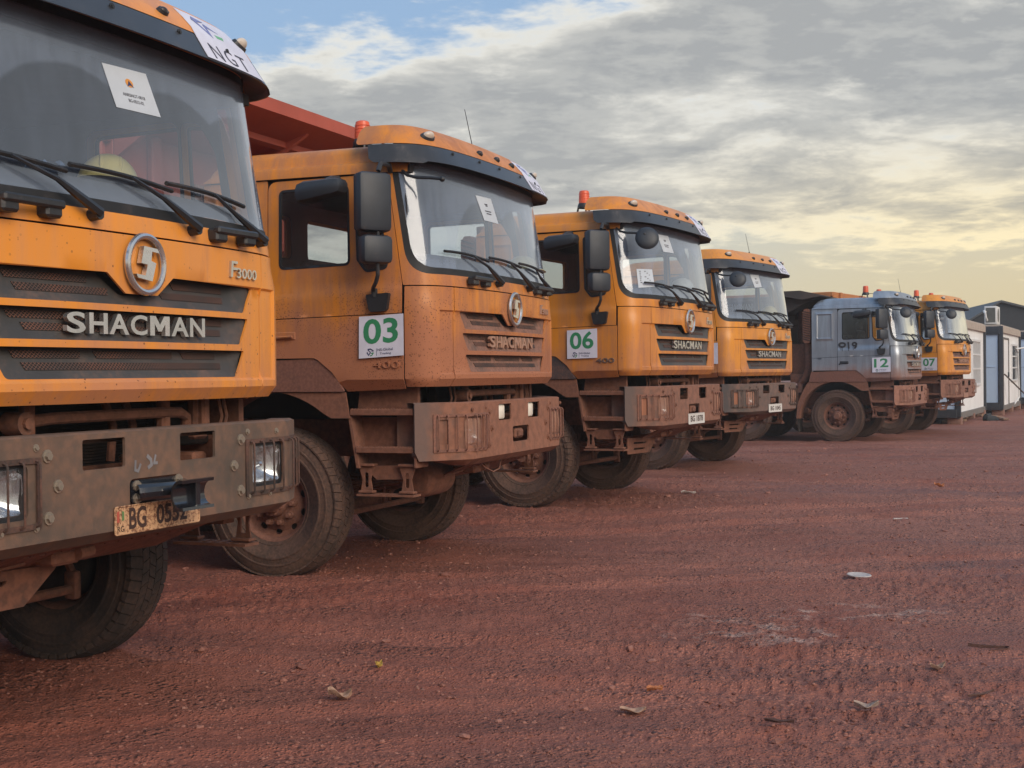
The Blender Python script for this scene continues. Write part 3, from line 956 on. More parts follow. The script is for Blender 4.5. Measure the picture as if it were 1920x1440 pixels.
D_FRONT, D_REAR = -.494, -1.497
W_SIDE = rpoly([(Sy(-1.412), 2.105), (Sy(-.868), 2.118), (Sy(-.868), 2.655), (Sy(-1.412), 2.645)], .045)
W_QUART = rpoly([(Sy(-.815), 2.15), (Sy(-.75), 2.065), (Sy(-.575), 2.085), (Sy(-.585), 2.50), (Sy(-.68), 2.645), (Sy(-.815), 2.655)], [.03, .05, .05, .10, .06, .03])
def grow(poly, d):
    c = np.mean(np.array(poly), axis=0)
    out = []
    n = len(poly)
    for i in range(n):
        a, b = Vector(poly[i - 1]), Vector(poly[(i + 1) % n])
        t = (b - a)
        if t.length < 1e-9:
            out.append(poly[i]); continue
        t.normalize()
        nn = Vector((t.y, -t.x))
        p = Vector(poly[i])
        if nn.dot(p - Vector(c)) < 0: nn = -nn
        p = p + nn * d
        out.append((p.x, p.y))
    return out
def b_door(mb):
    o = rpoly([(Sy(D_REAR), 1.772), (Sy(D_FRONT), 1.792), (Sy(D_FRONT), 2.55), (Sy(-.545), 2.715), (Sy(D_REAR), 2.705)], [.004, .004, .15, .10, .07])
    lp = [([(Sy(D_REAR + .01), 1.915), (Sy(D_FRONT - .01), 1.960)], False), ([(Sy(D_REAR + .01), 1.932), (Sy(D_FRONT - .01), 1.977)], False)]
    for rr in (.028,):
        lp.append((grow(W_SIDE, rr), True))
    def dep(s, z):
        zl = 1.915 + .045 * (s - Sy(D_REAR)) / (Sy(D_FRONT) - Sy(D_REAR))
        return .007 * (1 - sstep(zl, zl + .017, z))
    panel(mb, o, [W_SIDE, W_QUART], cabF, .012, .07, lp, dep)
def b_doorlow(mb):
    o = rpoly([(Sy(-.484), 1.292), (Sy(-.484), 1.787), (Sy(D_REAR), 1.766), (Sy(D_REAR), 1.503), (Sy(-1.135), 1.503), (Sy(-1.01), 1.405), (Sy(-.925), 1.276)], [.01, .004, .004, .01, .09, .06, .01])
    panel(mb, o, [], lambda s, z, q: cabF(s, z, q + .006), .012, .08, [([(Sy(-.90), 1.356), (Sy(-.475), 1.356)], False)])
def b_sideseal(poly, w=.016):
    def f(mb):
        panel(mb, grow(poly, .001), [grow(poly, -w)], lambda s, z, q: cabF(s, z, q + .003), .014, .05)
    return f
def b_sideglass(poly, w=.014):
    def f(mb):
        panel(mb, grow(poly, -w), [], lambda s, z, q: cabF(s, z, q - .004), .004, .1, sheet=True)
    return f
def b_quarter(mb):
    o = rpoly([(-S_END, 1.752), (Sy(-1.505), 1.77), (Sy(-1.505), 2.715), (-S_END, 2.715)], .006, 2)
    pn = rpoly([(Sy(-1.937), 2.105), (Sy(-1.585), 2.105), (Sy(-1.585), 2.65), (Sy(-1.937), 2.65)], .05)
    def dep(s, z):
        k = min(min(s - Sy(-1.937), Sy(-1.585) - s), min(z - 2.105, 2.65 - z))
        return .012 * sstep(-.002, .020, k) - .018 * sstep(.03, .05, k)
    panel(mb, o, [], cabF, .010, .05, [(pn, True), (grow(pn, -.02), True), (grow(pn, -.03), True), (grow(pn, -.05), True)], dep)
def b_quarterlow(mb):
    o = rpoly([(-S_END, 1.503), (Sy(-1.505), 1.503), (Sy(-1.505), 1.763), (-S_END, 1.745)], .006, 2)
    panel(mb, o, [], cabF, .010, .08)
RW = [rpoly([(x0, 2.30), (x1, 2.30), (x1, 2.59), (x0, 2.59)], .04) for x0, x1 in ((.14, .91), (-.91, -.14))]
def b_rear(mb):
    o = rpoly([(-1.235, 1.40), (1.235, 1.40), (1.22, 2.74), (-1.22, 2.74)], .05)
    panel(mb, o, RW, lambda s, z, q: (s, -2.012 - q, z), .02, .2)
def b_rearglass(w):
    return lambda mb: panel(mb, grow(w, .006), [], lambda s, z, q: (s, -2.0 - q, z), .004, .3, sheet=True)
def b_roof(mb):
    prof = [(1.236, 2.722), (1.232, 2.775), (1.222, 2.792), (1.196, 2.802), (1.186, 2.822), (1.178, 2.862), (1.150, 2.898), (1.09, 2.922), (.9, 2.942), (.5, 2.955), (0, 2.960)]
    full = [(-a, b) for a, b in prof] + [(a, b) for a, b in prof[-2::-1]]
    ys = [(-2.012, .06), (-1.995, .30), (-1.965, .55), (-1.92, .76), (-1.86, .91), (-1.78, .98), (-1.68, 1.0), (-1.2, 1.0), (-.8, 1.0), (-.62, .97), (-.52, .90), (-.46, .70)]
    n = len(full)
    vs, fs = [], []
    for y, k in ys:
        sh = 1.0 if y < -.7 else 1 - max(0, y + .7) * .12
        for a, b in full:
            vs.append((a * sh, y, 2.722 + (b - 2.722) * k))
    for i in range(len(ys) - 1):
        for j in range(n - 1):
            fs.append([i * n + j, i * n + j + 1, (i + 1) * n + j + 1, (i + 1) * n + j])
    mb.add(vs, fs)
def b_visor(mb):
    se, sl = Sy(-.60), Sy(-.53)
    o = [(se, 2.900), (Sy(-.575), 2.80), (sl, 2.772)]
    sst = Sx(1.12)
    o += [(-sst - .03, 2.768), (-sst, 2.784), (sst, 2.784), (sst + .03, 2.768)]
    o += [(-sl, 2.772), (-Sy(-.575), 2.80), (-se, 2.900)]
    panel(mb, rpoly(o, [.01, .02, .02, 0, 0, 0, 0, .02, .02, .01]), [], visorF, .010, .07)
    ss = np.linspace(Sy(-.52), -Sy(-.52), 60)
    mb.strip([visorF(s, 2.786, -.006) for s in ss], [cabF(s, 2.835, -.006) for s in ss])
def b_fairing(mb):
    se = Sy(-.735)
    o = rpoly([(se, 2.905), (-se, 2.905), (-se, 3.045), (se, 3.045)], [.04, .04, .07, .07])
    # the ends run up to the roof line
    panel(mb, o, [], visorF, .010, .06)
    ss = np.linspace(Sy(-.70), -Sy(-.70), 64)
    A = [visorF(s, 3.045, -.002) for s in ss]
    B = [(p[0] * .84, max(p[1] - .16, -.70), 3.035) for p in A]
    Cc = [(p[0] * .74, max(p[1] - .30, -.72), 2.955) for p in A]
    mb.strip(A, B); mb.strip(B, Cc)
def b_marker(s, z, big):
    def f(mb):
        p = Vector(visorF(s, z, 0.0)); q = Vector(visorF(s, z, 1.0))
        up = Vector(visorF(s, z + .03, 0)) - Vector(visorF(s, z - .03, 0)); up.normalize()
        nrm = (q - p).normalized(); t = up.cross(nrm).normalized(); nrm = t.cross(up).normalized()
        if nrm.dot(q - p) < 0: nrm = -nrm
        a, b, c = (.048, .026, .036) if big else (.028, .020, .022)
        o = len(mb.v)
        mb.sphere((0, 0, 0), 1.0, 14, 5, 0.0)
        mb.tf(lambda v: p + t * v[0] * a + up * v[1] * b + nrm * (v[2] * c + (.012 if big else .004)), o)
    return f
def b_markerbase(s, z, big):
    def f(mb):
        p = Vector(visorF(s, z, 0.0)); q = Vector(visorF(s, z, 1.0))
        up = (Vector(visorF(s, z + .03, 0)) - Vector(visorF(s, z - .03, 0))).normalized()
        nrm = (q - p).normalized(); t = up.cross(nrm).normalized(); nrm = t.cross(up).normalized()
        if nrm.dot(q - p) < 0: nrm = -nrm
        a, b = (.066, .038) if big else (.036, .024)
        n = 16
        A = [p + t * math.cos(6.2832 * k / n) * a + up * math.sin(6.2832 * k / n) * b for k in range(n)]
        B = [p + nrm * .016 + t * math.cos(6.2832 * k / n) * a * .85 + up * math.sin(6.2832 * k / n) * b * .85 for k in range(n)]
        mb.add(A + B, [[i, (i + 1) % n, n + (i + 1) % n, n + i] for i in range(n)] + [list(range(n, 2 * n))])
    return f
def b_visorscrews(mb):
    for x in (-.85, -.45, -.09, .36, .75):
        s = Sx(x)
        p, q = Vector(visorF(s, 2.872, 0)), Vector(visorF(s, 2.872, 1.0))
        mb.tube([p, p + (q - p).normalized() * .006], .014, 10)
        mb.tube([p + (q - p).normalized() * .006, p + (q - p).normalized() * .010], .007, 8)
def b_ngt(mb):
    o = [(Sx(.50), 2.792), (Sx(1.02), 2.792), (Sx(1.0), 3.03), (Sx(.52), 3.03)]
    panel(mb, o, [], lambda s, z, q: visorF(s, z, q + .004), .002, .05)
NGTF = lambda u, v, o: visorF(Sx(u), v, .0045 + o)
def b_ngt_txt(mb):
    for ch, u, w in (('N', .575, .085), ('G', .695, .085), ('T', .815, .085)):
        put_text(mb, ch, NGTF, u, 2.803, .072, w, .001, .0)
def b_ngt_blue(mb):
    flat_poly(mb, [(.63, 3.015), (.60, 2.995), (.665, 2.915), (.70, 2.975), (.79, 2.965), (.70, 2.995), (.685, 2.985), (.665, 2.945), (.635, 2.99), (.72, 3.005)], NGTF, .001)
def b_ngt_green(mb):
    flat_poly(mb, [(.72, 2.945), (.80, 2.95), (.80, 2.905), (.76, 2.89), (.72, 2.90), (.77, 2.91), (.77, 2.93), (.72, 2.928)], NGTF, .001)

# front trim ---------------------------------------------------------
def b_ring(mb):
    n = 40
    pts = [(.113 * math.cos(2 * math.pi * k / n), -.166, 1.855 + .113 * math.sin(2 * math.pi * k / n)) for k in range(n)]
    o = len(mb.v)
    mb.tube(pts, .0135, 8, closed=True)
def b_ess(mb):
    P = [(-.20, .68), (.60, .62), (.72, .46), (.28, .50), (.22, .14), (.52, .06), (.28, -.64), (-.58, -.54), (-.68, -.40), (-.14, -.44), (.0, -.02), (-.38, .02)]
    flat_poly(mb, [(p[0] * .105, 1.855 + p[1] * .105) for p in P], lambda u, v, o: (u, -.178 + o, v), .022)
LETTERS = [('S', -.432, .104), ('H', -.307, .106), ('A', -.190, .118), ('C', -.062, .104), ('M', .060, .128), ('A', .200, .118), ('N', .328, .106)]
def b_letter(k):
    ch, x, w = LETTERS[k]
    if ch == 'M':
        Pm = [(0, 0), (0, 1), (.28, 1), (.5, .56), (.72, 1), (1, 1), (1, 0), (.77, 0), (.77, .60), (.58, .22), (.42, .22), (.23, .60), (.23, 0)]
        return lambda mb: flat_poly(mb, [(x + p[0] * w, 1.572 + p[1] * .080) for p in Pm], FRONT(-.214), .020)
    return lambda mb: put_text(mb, ch, FRONT(-.214), x, 1.572, .080, w, .020, .022)
def b_f3000(mb):
    put_text(mb, 'F', lambda u, v, o: cabF(Sx(u), v, o), .635, 1.845, .072, .055, .012, .012, slant=.1)
    put_text(mb, '3000', lambda u, v, o: cabF(Sx(u), v, o), .690, 1.843, .046, .185, .012, .008)
def b_400(mb):
    put_text(mb, '400', SIDE(-1.247), -.70, 1.43, .046, .19, .010, .0)
def b_handle(x0, x1):
    def f(mb):
        y = cont(Sx((x0 + x1) / 2))[1]
        mb.box(((x0 + x1) / 2, y + .045, 2.038), (x1 - x0, .035, .032), .008)
        for x in (x0 + .045, x1 - .045):
            mb.box((x, y + .02, 2.018), (.085, .06, .060), .010)
    return f
def b_wiperarm(xb):
    def f(mb):
        yb = cont(Sx(xb))[1]
        mb.tube([(xb, yb - .02, 2.022), (xb, yb + .035, 2.028)], .024, 10)
        a = Vector((xb, yb + .038, 2.030)); b = Vector((xb - .20, yb - .002 + .01, 2.135)); c = Vector((xb - .40, cont(Sx(xb - .40))[1] - .155 * .215 + .032, 2.196))
        mb.tube([a, a.lerp(b, .5), b], [.020, .017, .011], 6)
        mb.tube([b, c], [.010, .007], 6)
    return f
def b_wiperblade(xb):
    def f(mb):
        n = 9
        pts = []
        for k in range(n):
            x = xb - .74 + .62 * k / (n - 1)
            x = max(-1.08, x)
            pts.append((x, cont(Sx(x))[1] - .155 * .2 + .014, 2.205 - .028 * (k / (n - 1)) + .010 * math.sin(k / (n - 1) * math.pi)))
        pts = [p for i, p in enumerate(pts) if i == 0 or p[0] > pts[i - 1][0] + 1e-4]
        mb.tube(pts, .010, 6)
    return f

# mirrors -------------------------------------------------------------
def rotz(a): return Matrix.Rotation(a, 3, 'Z')
MR = rotz(rad(38))
def b_mirror(c, s):
    def f(mb):
        mb.box(c, s, .035, MR)
        mb.box(Vector(c) + MR @ Vector((0, -s[1] * .47, 0)), (s[0] * .93, s[1] * .16, s[2] * .94), .01, MR)
    return f
def b_mirrorglass(c, s):
    def f(mb):
        mb.box(Vector(c) + MR @ Vector((0, -s[1] * .57, 0)), (s[0] * .85, .004, s[2] * .88), 0, MR)
    return f
def b_mirrorarm(mb):
    pts = [(-1.22, -.575, 2.725), (-1.29, -.55, 2.755), (-1.40, -.555, 2.752), (-1.425, -.56, 2.70)]
    mb.tube(pts, .017, 8)
    mb.tube([(-1.425, -.57, 2.68), (-1.425, -.57, 2.10)], .012, 8)
    mb.tube([(-1.425, -.575, 2.11), (-1.42, -.575, 2.03), (-1.40, -.60, 1.985), (-1.32, -.66, 1.955), (-1.275, -.675, 1.94)], .014, 8)
def b_mirrorfoot(mb):
    P = rpoly([(-.735, 1.915), (-.565, 1.925), (-.585, 1.815), (-.60, 1.805), (-.70, 1.80), (-.715, 1.815)], .012, 3)
    mb.prism(P, 'x', -1.25, -1.285)
    mb.tube([(-1.27, -.675, 1.90), (-1.275, -.675, 1.955)], .022, 8)
def b_kerbmirror(mb):
    o = len(mb.v)
    mb.box((0, 0, 0), (.20, .34, .150), .055)
    def sh(p):
        k = (p[1] + .165) / .33
        return (-1.39 + p[0] * (1.05 - .3 * k) - .01, -.985 + p[1], 2.615 + p[2] * (1.0 - .30 * k) - .030 * (1 - k) + .010 * k)
    mb.tf(sh, o)
    mb.tube([(-1.36, -.98, 2.665), (-1.30, -.97, 2.690), (-1.235, -.95, 2.695)], .022, 8)
def b_frontarm(full):
    def f(mb):
        mb.tube([(-1.195, -.50, 2.73), (-1.235, -.445, 2.69), (-1.235, -.38, 2.672), (-1.222, -.28, 2.665), (-1.215, -.215, 2.655)], .011, 8)
        mb.sphere((-1.215, -.205, 2.653), .019, 10, 8)
        mb.tube([(-1.16, -.50, 2.62), (-1.20, -.47, 2.52), (-1.18, -.475, 2.42)], .005, 6)
    return f
def b_frontmirror(mb):
    o = len(mb.v)
    mb.lathe([(.001, .034), (.05, .031), (.09, .022), (.110, .006), (.114, -.004), (.106, -.012), (.001, -.008)], (0, 0, 0), (0, 0, 1), 24)
    nrm = Vector((-.86, .42, .28)).normalized()
    e1 = nrm.orthogonal().normalized(); e2 = nrm.cross(e1)
    c = Vector((-1.195, -.185, 2.615))
    mb.tf(lambda p: c + e1 * p[0] + e2 * p[1] + nrm * p[2], o)

# bumper --------------------------------------------------------------
def bumper_fn(var):
    if var == 1:
        pl = [(-1.21, -.235), (-1.0, -.14), (1.0, -.14), (1.21, -.235)]
        fl = 1.0
    else:
        pl = [(-1.24, -.41), (-.90, -.14), (.90, -.14), (1.24, -.41)]
        fl = .90
    L = math.hypot(pl[3][0] - pl[2][0], pl[3][1] - pl[2][1])
    dx, dy = (pl[3][0] - fl) / L, (pl[3][1] + .14) / L
    def F(s, z, o=0.0):
        a = abs(s); sg = 1 if s >= 0 else -1
        zl = .815
        k = max(0.0, zl - z) * 1.5
        if a <= fl:
            x, y, nx, ny = a, -.14, 0.0, 1.0
        else:
            x, y, nx, ny = fl + dx * (a - fl), -.14 + dy * (a - fl), -dy, dx
        w = sstep(fl - .02, fl + .02, a)
        nx, ny = (-dy) * w, dx * w + (1 - w)
        o = o - k
        zz = z + (sstep(fl + .06, fl + L, a) * .07 if z < .80 else 0.0)
        return (sg * (x + nx * o), y + ny * o, zz)
    return F, fl, fl + L
BUMP = {1: bumper_fn(1), 2: bumper_fn(2)}
HL = [(.705, .905), (.965, .905), (.965, 1.10), (.705, 1.10)]
def b_bumper(var):
    F, fl, se = BUMP[var]
    def f(mb):
        o = rpoly([(-se, .77), (se, .77), (se, 1.192), (-se, 1.192)], [.03, .03, .012, .012])
        hs = [rpoly([(x0, 1.058), (x1, 1.058), (x1, 1.172), (x0, 1.172)], .010, 3) for x0, x1 in ((-.42, -.175), (.175, .42))]
        hs.append(rpoly([(-.15, .893), (.185, .893), (.185, 1.006), (-.15, 1.006)], .026, 4))
        for sg in (-1, 1):
            hs.append(rpoly([(sg * p[0], p[1]) for p in HL], .03, 4))
            if var == 2:
                hs.append(rpoly([(sg * a, b) for a, b in ((1.085, .92), (1.15, .92), (1.15, 1.085), (1.085, 1.085))], .01, 2))
        lp = [([(sg * q, .775), (sg * q, 1.186)], False) for sg in (-1, 1) for q in (fl - .02, fl + .02)] + [([(-se + .03, .815), (se - .03, .815)], False)]
        panel(mb, o, hs, F, .012, .09, lp)
        ss = list(np.linspace(-se, -fl, 4)) + list(np.linspace(-fl, fl, 8)) + list(np.linspace(fl, se, 4))
        A = [F(s, 1.190, -.002) for s in ss]
        B = [(F(s, 1.2, -.02)[0], F(s, 1.2, -.02)[1], 1.1985) for s in ss]
        Cc = [(F(s, 1.2, -.11)[0], F(s, 1.2, -.11)[1], 1.1985) for s in ss]
        D = [(p[0], p[1], 1.15) for p in Cc]
        mb.strip(A, B); mb.strip(B, Cc); mb.strip(Cc, D)
        # bracing plate behind, seen through the openings
        for sg in (-1, 1):
            mb.box((sg * 1.10, -.50, 1.0), (.02, .2, .3))
    return f
def b_guard(var, sg):
    F, fl, se = BUMP[var]
    s0, s1 = .645, min(se - .02, 1.20 if var == 2 else 1.185)
    def f(mb):
        def P(s, z, o): return F(sg * s, z, o)
        fr = lambda a, b: panel(mb, a, b, lambda s, z, q: F(sg * s, z, q + .008), .006, .08)
        fr(rpoly([(s0, .868), (s1, .868), (s1, 1.122), (s0, 1.122)], .008, 2), [rpoly([(s0 + .022, .888), (s1 - .022, .888), (s1 - .022, 1.102), (s0 + .022, 1.102)], .006, 2)])
        n = 8 if var == 2 else 7
        for k in range(n):
            s = s0 + .03 + (s1 - s0 - .06) * k / (n - 1)
            mb.tube([P(s, 1.112, .010), P(s, 1.108, .024), P(s, 1.098, .030), P(s, .892, .030), P(s, .882, .024), P(s, .878, .010)], .0045, 6)
    return f
def b_headlamp(var, sg):
    F, fl, se = BUMP[var]
    def f(mb):
        cx, cz = sg * .835, 1.0025
        o = len(mb.v)
        n, mr = 28, 7
        vs, fs = [], []
        for i in range(mr + 1):
            k = i / mr
            for j in range(n):
                a = 2 * math.pi * j / n
                ca, sa = math.cos(a), math.sin(a)
                e = 0.45
                ux = math.copysign(abs(ca) ** e, ca) * .118 * k
                uz = math.copysign(abs(sa) ** e, sa) * .088 * k
                facet = .006 * (1 if (int(j * 6 / n * 2) + i) % 2 else -1) * k
                vs.append((cx + ux, -.14, cz + uz, -.105 + .085 * k * k + facet))
        pts = []
        for x, y, z, d in vs:
            q = F(x, z, d)
            pts.append(q)
        for i in range(mr):
            for j in range(n):
                fs.append([i * n + j, i * n + (j + 1) % n, (i + 1) * n + (j + 1) % n, (i + 1) * n + j])
        mb.add(pts, fs)
        q = F(cx, cz, -.10)
        mb.sphere((q[0], q[1] + .03, q[2]), (.02, .035, .02), 10, 6)
    return f
def b_headrim(var, sg):
    F, fl, se = BUMP[var]
    def f(mb):
        o = rpoly([(sg * p[0] - 0, p[1]) for p in ((.70, .900), (.97, .900), (.97, 1.105), (.70, 1.105))], .03, 4)
        i = rpoly([(sg * p[0], p[1]) for p in ((.722, .922), (.948, .922), (.948, 1.083), (.722, 1.083))], .03, 4)
        panel(mb, o, [i], lambda s, z, q: F(s, z, q - .018), .03, .06)
        q = F(sg * .835, 1.0, -.15)
        mb.box((q[0], q[1] - .0, q[2]), (.27, .02, .22), .01)
    return f
def b_headglass(var, sg):
    F, fl, se = BUMP[var]
    def f(mb):
        i = rpoly([(sg * p[0], p[1]) for p in ((.718, .918), (.952, .918), (.952, 1.087), (.718, 1.087))], .03, 4)
        def dep(s, z):
            return .018 * (1 - ((abs(s) - .835) / .12) ** 2) * (1 - ((z - 1.0025) / .09) ** 2)
        panel(mb, i, [], lambda s, z, q: F(s, z, q - .016), .003, .03, (), dep, sheet=True)
    return f
def b_bolts(var):
    F, fl, se = BUMP[var]
    B = [(.665, 1.156, .010), (.61, 1.124, .017), (.556, 1.012, .017), (.606, .900, .017), (.668, .870, .010), (.84, .868, .009), (.90, 1.150, .010)]
    out = []
    for sg in (-1, 1):
        for x, z, r in B:
            out.append((F(sg * x, z, 0), r))
    return out
def b_foglamp(x):
    return lambda mb: mb.box((x, -.185, 1.117), (.165, .06, .112), .02)
def b_towbox(mb):
    mb.box((.02, -.30, .95), (.36, .02, .14))
    mb.box((.02, -.20, .95), (.16, .10, .07), .012)
    mb.box((.02, -.145, .95), (.10, .01, .045), .006)
def b_towhook(mb):
    P = rpoly([(-.145, .905), (.185, .905), (.185, 1.0), (-.145, 1.0)], .025)
    flat_poly(mb, P, FRONT(-.156), .02)
    mb.tube([(-.125, -.125, .952), (-.06, -.085, .955), (.03, -.06, .955), (.12, -.075, .955), (.165, -.125, .955)], [.034, .032, .032, .032, .034], 10)
    # curved jaw, open to the front
    n = 12
    A, B, A2, B2 = [], [], [], []
    for k in range(n):
        a = rad(75 + 210 * k / (n - 1))
        r = .062
        yy, zz = .02 + r * .75 * math.cos(a), .935 + r * math.sin(a)
        A.append((-.045, yy, zz)); B.append((.165, yy + .0, zz))
        A2.append((-.045, yy * .0 + .02 + (r - .013) * .75 * math.cos(a), .935 + (r - .013) * math.sin(a)))
        B2.append((.165, .02 + (r - .013) * .75 * math.cos(a), .935 + (r - .013) * math.sin(a)))
    mb.strip(A, B); mb.strip(A2, B2); mb.strip(A, A2); mb.strip(B, B2)
    mb.add([A[0], B[0], B2[0], A2[0], A[-1], B[-1], B2[-1], A2[-1]], [[0, 1, 2, 3], [4, 5, 6, 7]])
    mb.box((.09, -.01, .935), (.03, .04, .11), .004)
def b_hookbolts(mb):
    for x, z in ((-.115, .978), (-.115, .928), (.15, .985)):
        mb.hexbolt((x, -.136, z), (0, 1, 0), .015, .018)
def b_plate(x0, x1, z0, z1, tilt=0.0):
    def f(mb):
        P = rpoly([(x0, z0), (x1, z0 + tilt), (x1, z1 + tilt), (x0, z1)], .010, 3)
        flat_poly(mb, P, FRONT(-.137), .004)
        n = len(P)
        mb.tube([(p[0], -.132, p[1]) for p in P], .0032, 5, closed=True)
    return f

# under the cab -----------------------------------------------------------
def b_tiltbar(mb):
    mb.tube([(-.52, -.40, 1.235), (-.40, -.40, 1.240), (-.30, -.385, 1.248), (.40, -.385, 1.250), (.52, -.395, 1.246), (.585, -.41, 1.225), (.60, -.42, 1.16)], .024, 10)
    mb.tube([(-.50, -.42, 1.235), (-.50, -.33, 1.235)], .045, 14)
    mb.tube([(-.50, -.33, 1.235), (-.50, -.315, 1.235)], .022, 10)
    for x in (-.42, .41, .70):
        mb.box((x, -.40, 1.245), (.055, .05, .14), .012)
    mb.box((.70, -.43, 1.22), (.10, .05, .20), .012)
    for x in (-.65, -.58, .84, .88):
        mb.tube([(x, -.42, 1.32), (x + .02, -.41, 1.22), (x, -.43, 1.10)], .009, 6)
    for x in (.15, .28):
        mb.tube([(x, -.50, 1.30), (x + .05, -.50, 1.20), (x + .03, -.50, 1.05)], .018, 7)
def b_radiator(mb):
    for k in range(44):
        z = .82 + k * .0125
        mb.box((0.05, -.612, z), (1.05, .012, .006))
    for x in (-.50, .60):
        mb.box((x, -.60, 1.08), (.05, .06, .56), .008)
def b_core(mb):
    mb.box((.05, -.64, 1.08), (1.1, .04, .58))
    mb.box((0, -1.55, 1.12), (.86, 1.5, .62), .05)
    mb.box((0, -1.2, 1.42), (2.1, 1.5, .06), .02)
    mb.box((-.86, -.62, 1.18), (.36, .03, .20), .01)
    mb.box((.86, -.62, 1.18), (.36, .03, .20), .01)
    mb.box((-.98, -.6, 1.36), (.4, .25, .06), .01); mb.box((.98, -.6, 1.36), (.4, .25, .06), .01)
def b_chassis(mb):
    for x in (-.43, .43):
        mb.box((x, -4.6, .93), (.09, 8.3, .27), .01)
    for y in (-.65, -2.4, -3.9, -5.5, -7.2, -8.6):
        mb.box((0, y, .93), (.80, .12, .2), .01)
    # front bumper brackets and skid plate
    for x in (-.43, .43):
        mb.box((x, -.38, .95), (.10, .32, .26), .012)
def b_skid(mb):
    P = [(-.62, -.32, .765), (.62, -.32, .765), (.62, -.58, .66), (-.62, -.58, .66)]
    panel(mb, [(-.62, 0), (.62, 0), (.58, .30), (-.58, .30)], [rpoly([(x, .05), (x + .035, .05), (x + .05, .075), (x + .015, .075)], .006, 2) for x in np.arange(-.50, .50, .085)],
          lambda s, t, q: (s, -.30 - t * .92, .765 - t * .38 + q), .008, .12)
    mb.box((-.24, -.42, .705), (.16, .10, .06), .012)
    mb.tube([(-.20, -.36, .715), (-.12, -.36, .720)], .028, 10)
    mb.tube([(-.42, -.42, .70), (-.75, -.42, .685)], .006, 5)
def b_stoneguard(mb):
    panel(mb, rpoly([(-.95, .53), (-.34, .52), (-.14, .66), (-.95, .69)], .01, 2), [rpoly([(-.80, .565), (-.50, .560), (-.47, .578), (-.77, .583)], .008, 2), rpoly([(-.80, .625), (-.45, .615), (-.42, .633), (-.77, .643)], .008, 2)],
          lambda s, z, q: (s, -.50 + q, z), .01, .1)
def b_axle(y):
    def f(mb):
        mb.tube([(-.95, y, .55), (-.70, y, .53), (-.52, y, .44), (0, y, .42), (.52, y, .44), (.70, y, .53), (.95, y, .55)], [.05, .06, .065, .06, .065, .06, .05], 10)
        for x in (-.43, .43):
            for k in range(6):
                L = .84 - .11 * k
                mb.tube([(x, y - L, .66 - k * .021 + .05 * (L / .84) ** 2), (x, y, .60 - k * .021), (x, y + L, .66 - k * .021 + .05 * (L / .84) ** 2)], .016, 4)
            for d in (-.1, .1):
                mb.tube([(x - .05, y + d, .70), (x - .05, y + d, .38)], .014, 6)
                mb.tube([(x + .05, y + d, .70), (x + .05, y + d, .38)], .014, 6)
        mb.tube([(-.82, y + .22, .42), (.82, y + .22, .42)], .024, 8)
        for x in (-.80, .80):
            mb.box((x, y + .22, .44), (.05, .07, .14), .014)
            mb.tube([(x, y + .22, .50), (x * .97, y + .18, .60)], .02, 7)
    return f
def b_rearaxle(y):
    def f(mb):
        mb.tube([(-.95, y, .56), (-.3, y, .56), (-.18, y, .56), (.18, y, .56), (.3, y, .56), (.95, y, .56)], [.09, .10, .22, .22, .10, .09], 12)
    return f

# steps and mudguards ----------------------------------------------------------
def b_stepbox(mb):
    # recessed box with two treads
    mb.prism([(-.90, 1.10), (-.44, 1.10), (-.44, .785), (-.84, .77)], 'x', -1.06, -1.03)
    mb.box((-1.12, -.42, .96), (.19, .02, .38), .004)
    mb.prism([(-.915, 1.12), (-.895, 1.12), (-.835, .765), (-.855, .765)], 'x', -1.21, -1.03)
    mb.prism([(-.88, 1.285), (-.45, 1.30), (-.45, 1.12), (-.90, 1.12)], 'x', -1.10, -1.06)
    mb.prism([(-.84, .775), (-.52, .785), (-.54, .69), (-.74, .685)], 'x', -1.14, -1.05)
def b_tread(z, y0, y1, x=-1.125, w=.19):
    def f(mb):
        mb.box((x, (y0 + y1) / 2, z), (w, y1 - y0, .022), .004)
        mb.box((x - w / 2 + .006, (y0 + y1) / 2, z - .008), (.014, y1 - y0, .040), .004)
        k = int((y1 - y0) / .022)
        for i in range(k):
            mb.box((x - w / 2 + .012, y0 + .011 + i * .022, z + .014), (.02, .010, .008))
    return f
def b_hangstep(mb):
    for y in (-.80, -.50):
        o = [(y - .045, .60), (y + .045, .60), (y + .03, .69), (y + .055, .765), (y + .055, .79), (y - .055, .79), (y - .055, .765), (y - .03, .69)]
        panel(mb, rpoly(o, .006, 2), [rpoly([(y - .014, .635), (y + .014, .635), (y + .014, .735), (y - .014, .735)], .012, 3)], lambda s, z, q: (-1.17 - q, s, z), .010, .08)
        mb.box((-1.15, y, .785), (.08, .12, .018), .004)
        mb.box((-1.16, y, .606), (.06, .11, .016), .004)
    panel(mb, [(-.86, -1.205), (-.44, -1.205), (-.44, -1.085), (-.86, -1.085)], [rpoly([(y, x), (y + .035, x), (y + .035, x + .03), (y, x + .03)], .008, 2) for y in np.arange(-.83, -.48, .055) for x in (-1.185, -1.135)],
          lambda s, t, q: (t, s, .592 + q), .014, .1)
def b_archtrim(mb):
    P = rpoly([(-2.075, 1.278), (-2.03, 1.476), (-1.135, 1.499), (-1.01, 1.400), (-.925, 1.276)], [.01, .03, .10, .08, .01])
    flat_poly(mb, P, SIDE(-1.215), .022)
    mb.prism([(-2.03, 1.470), (-1.14, 1.493), (-1.14, 1.47), (-2.03, 1.45)], 'x', -1.215, -.90)
WCY, WCZ, TYR = -1.54, .546, .562
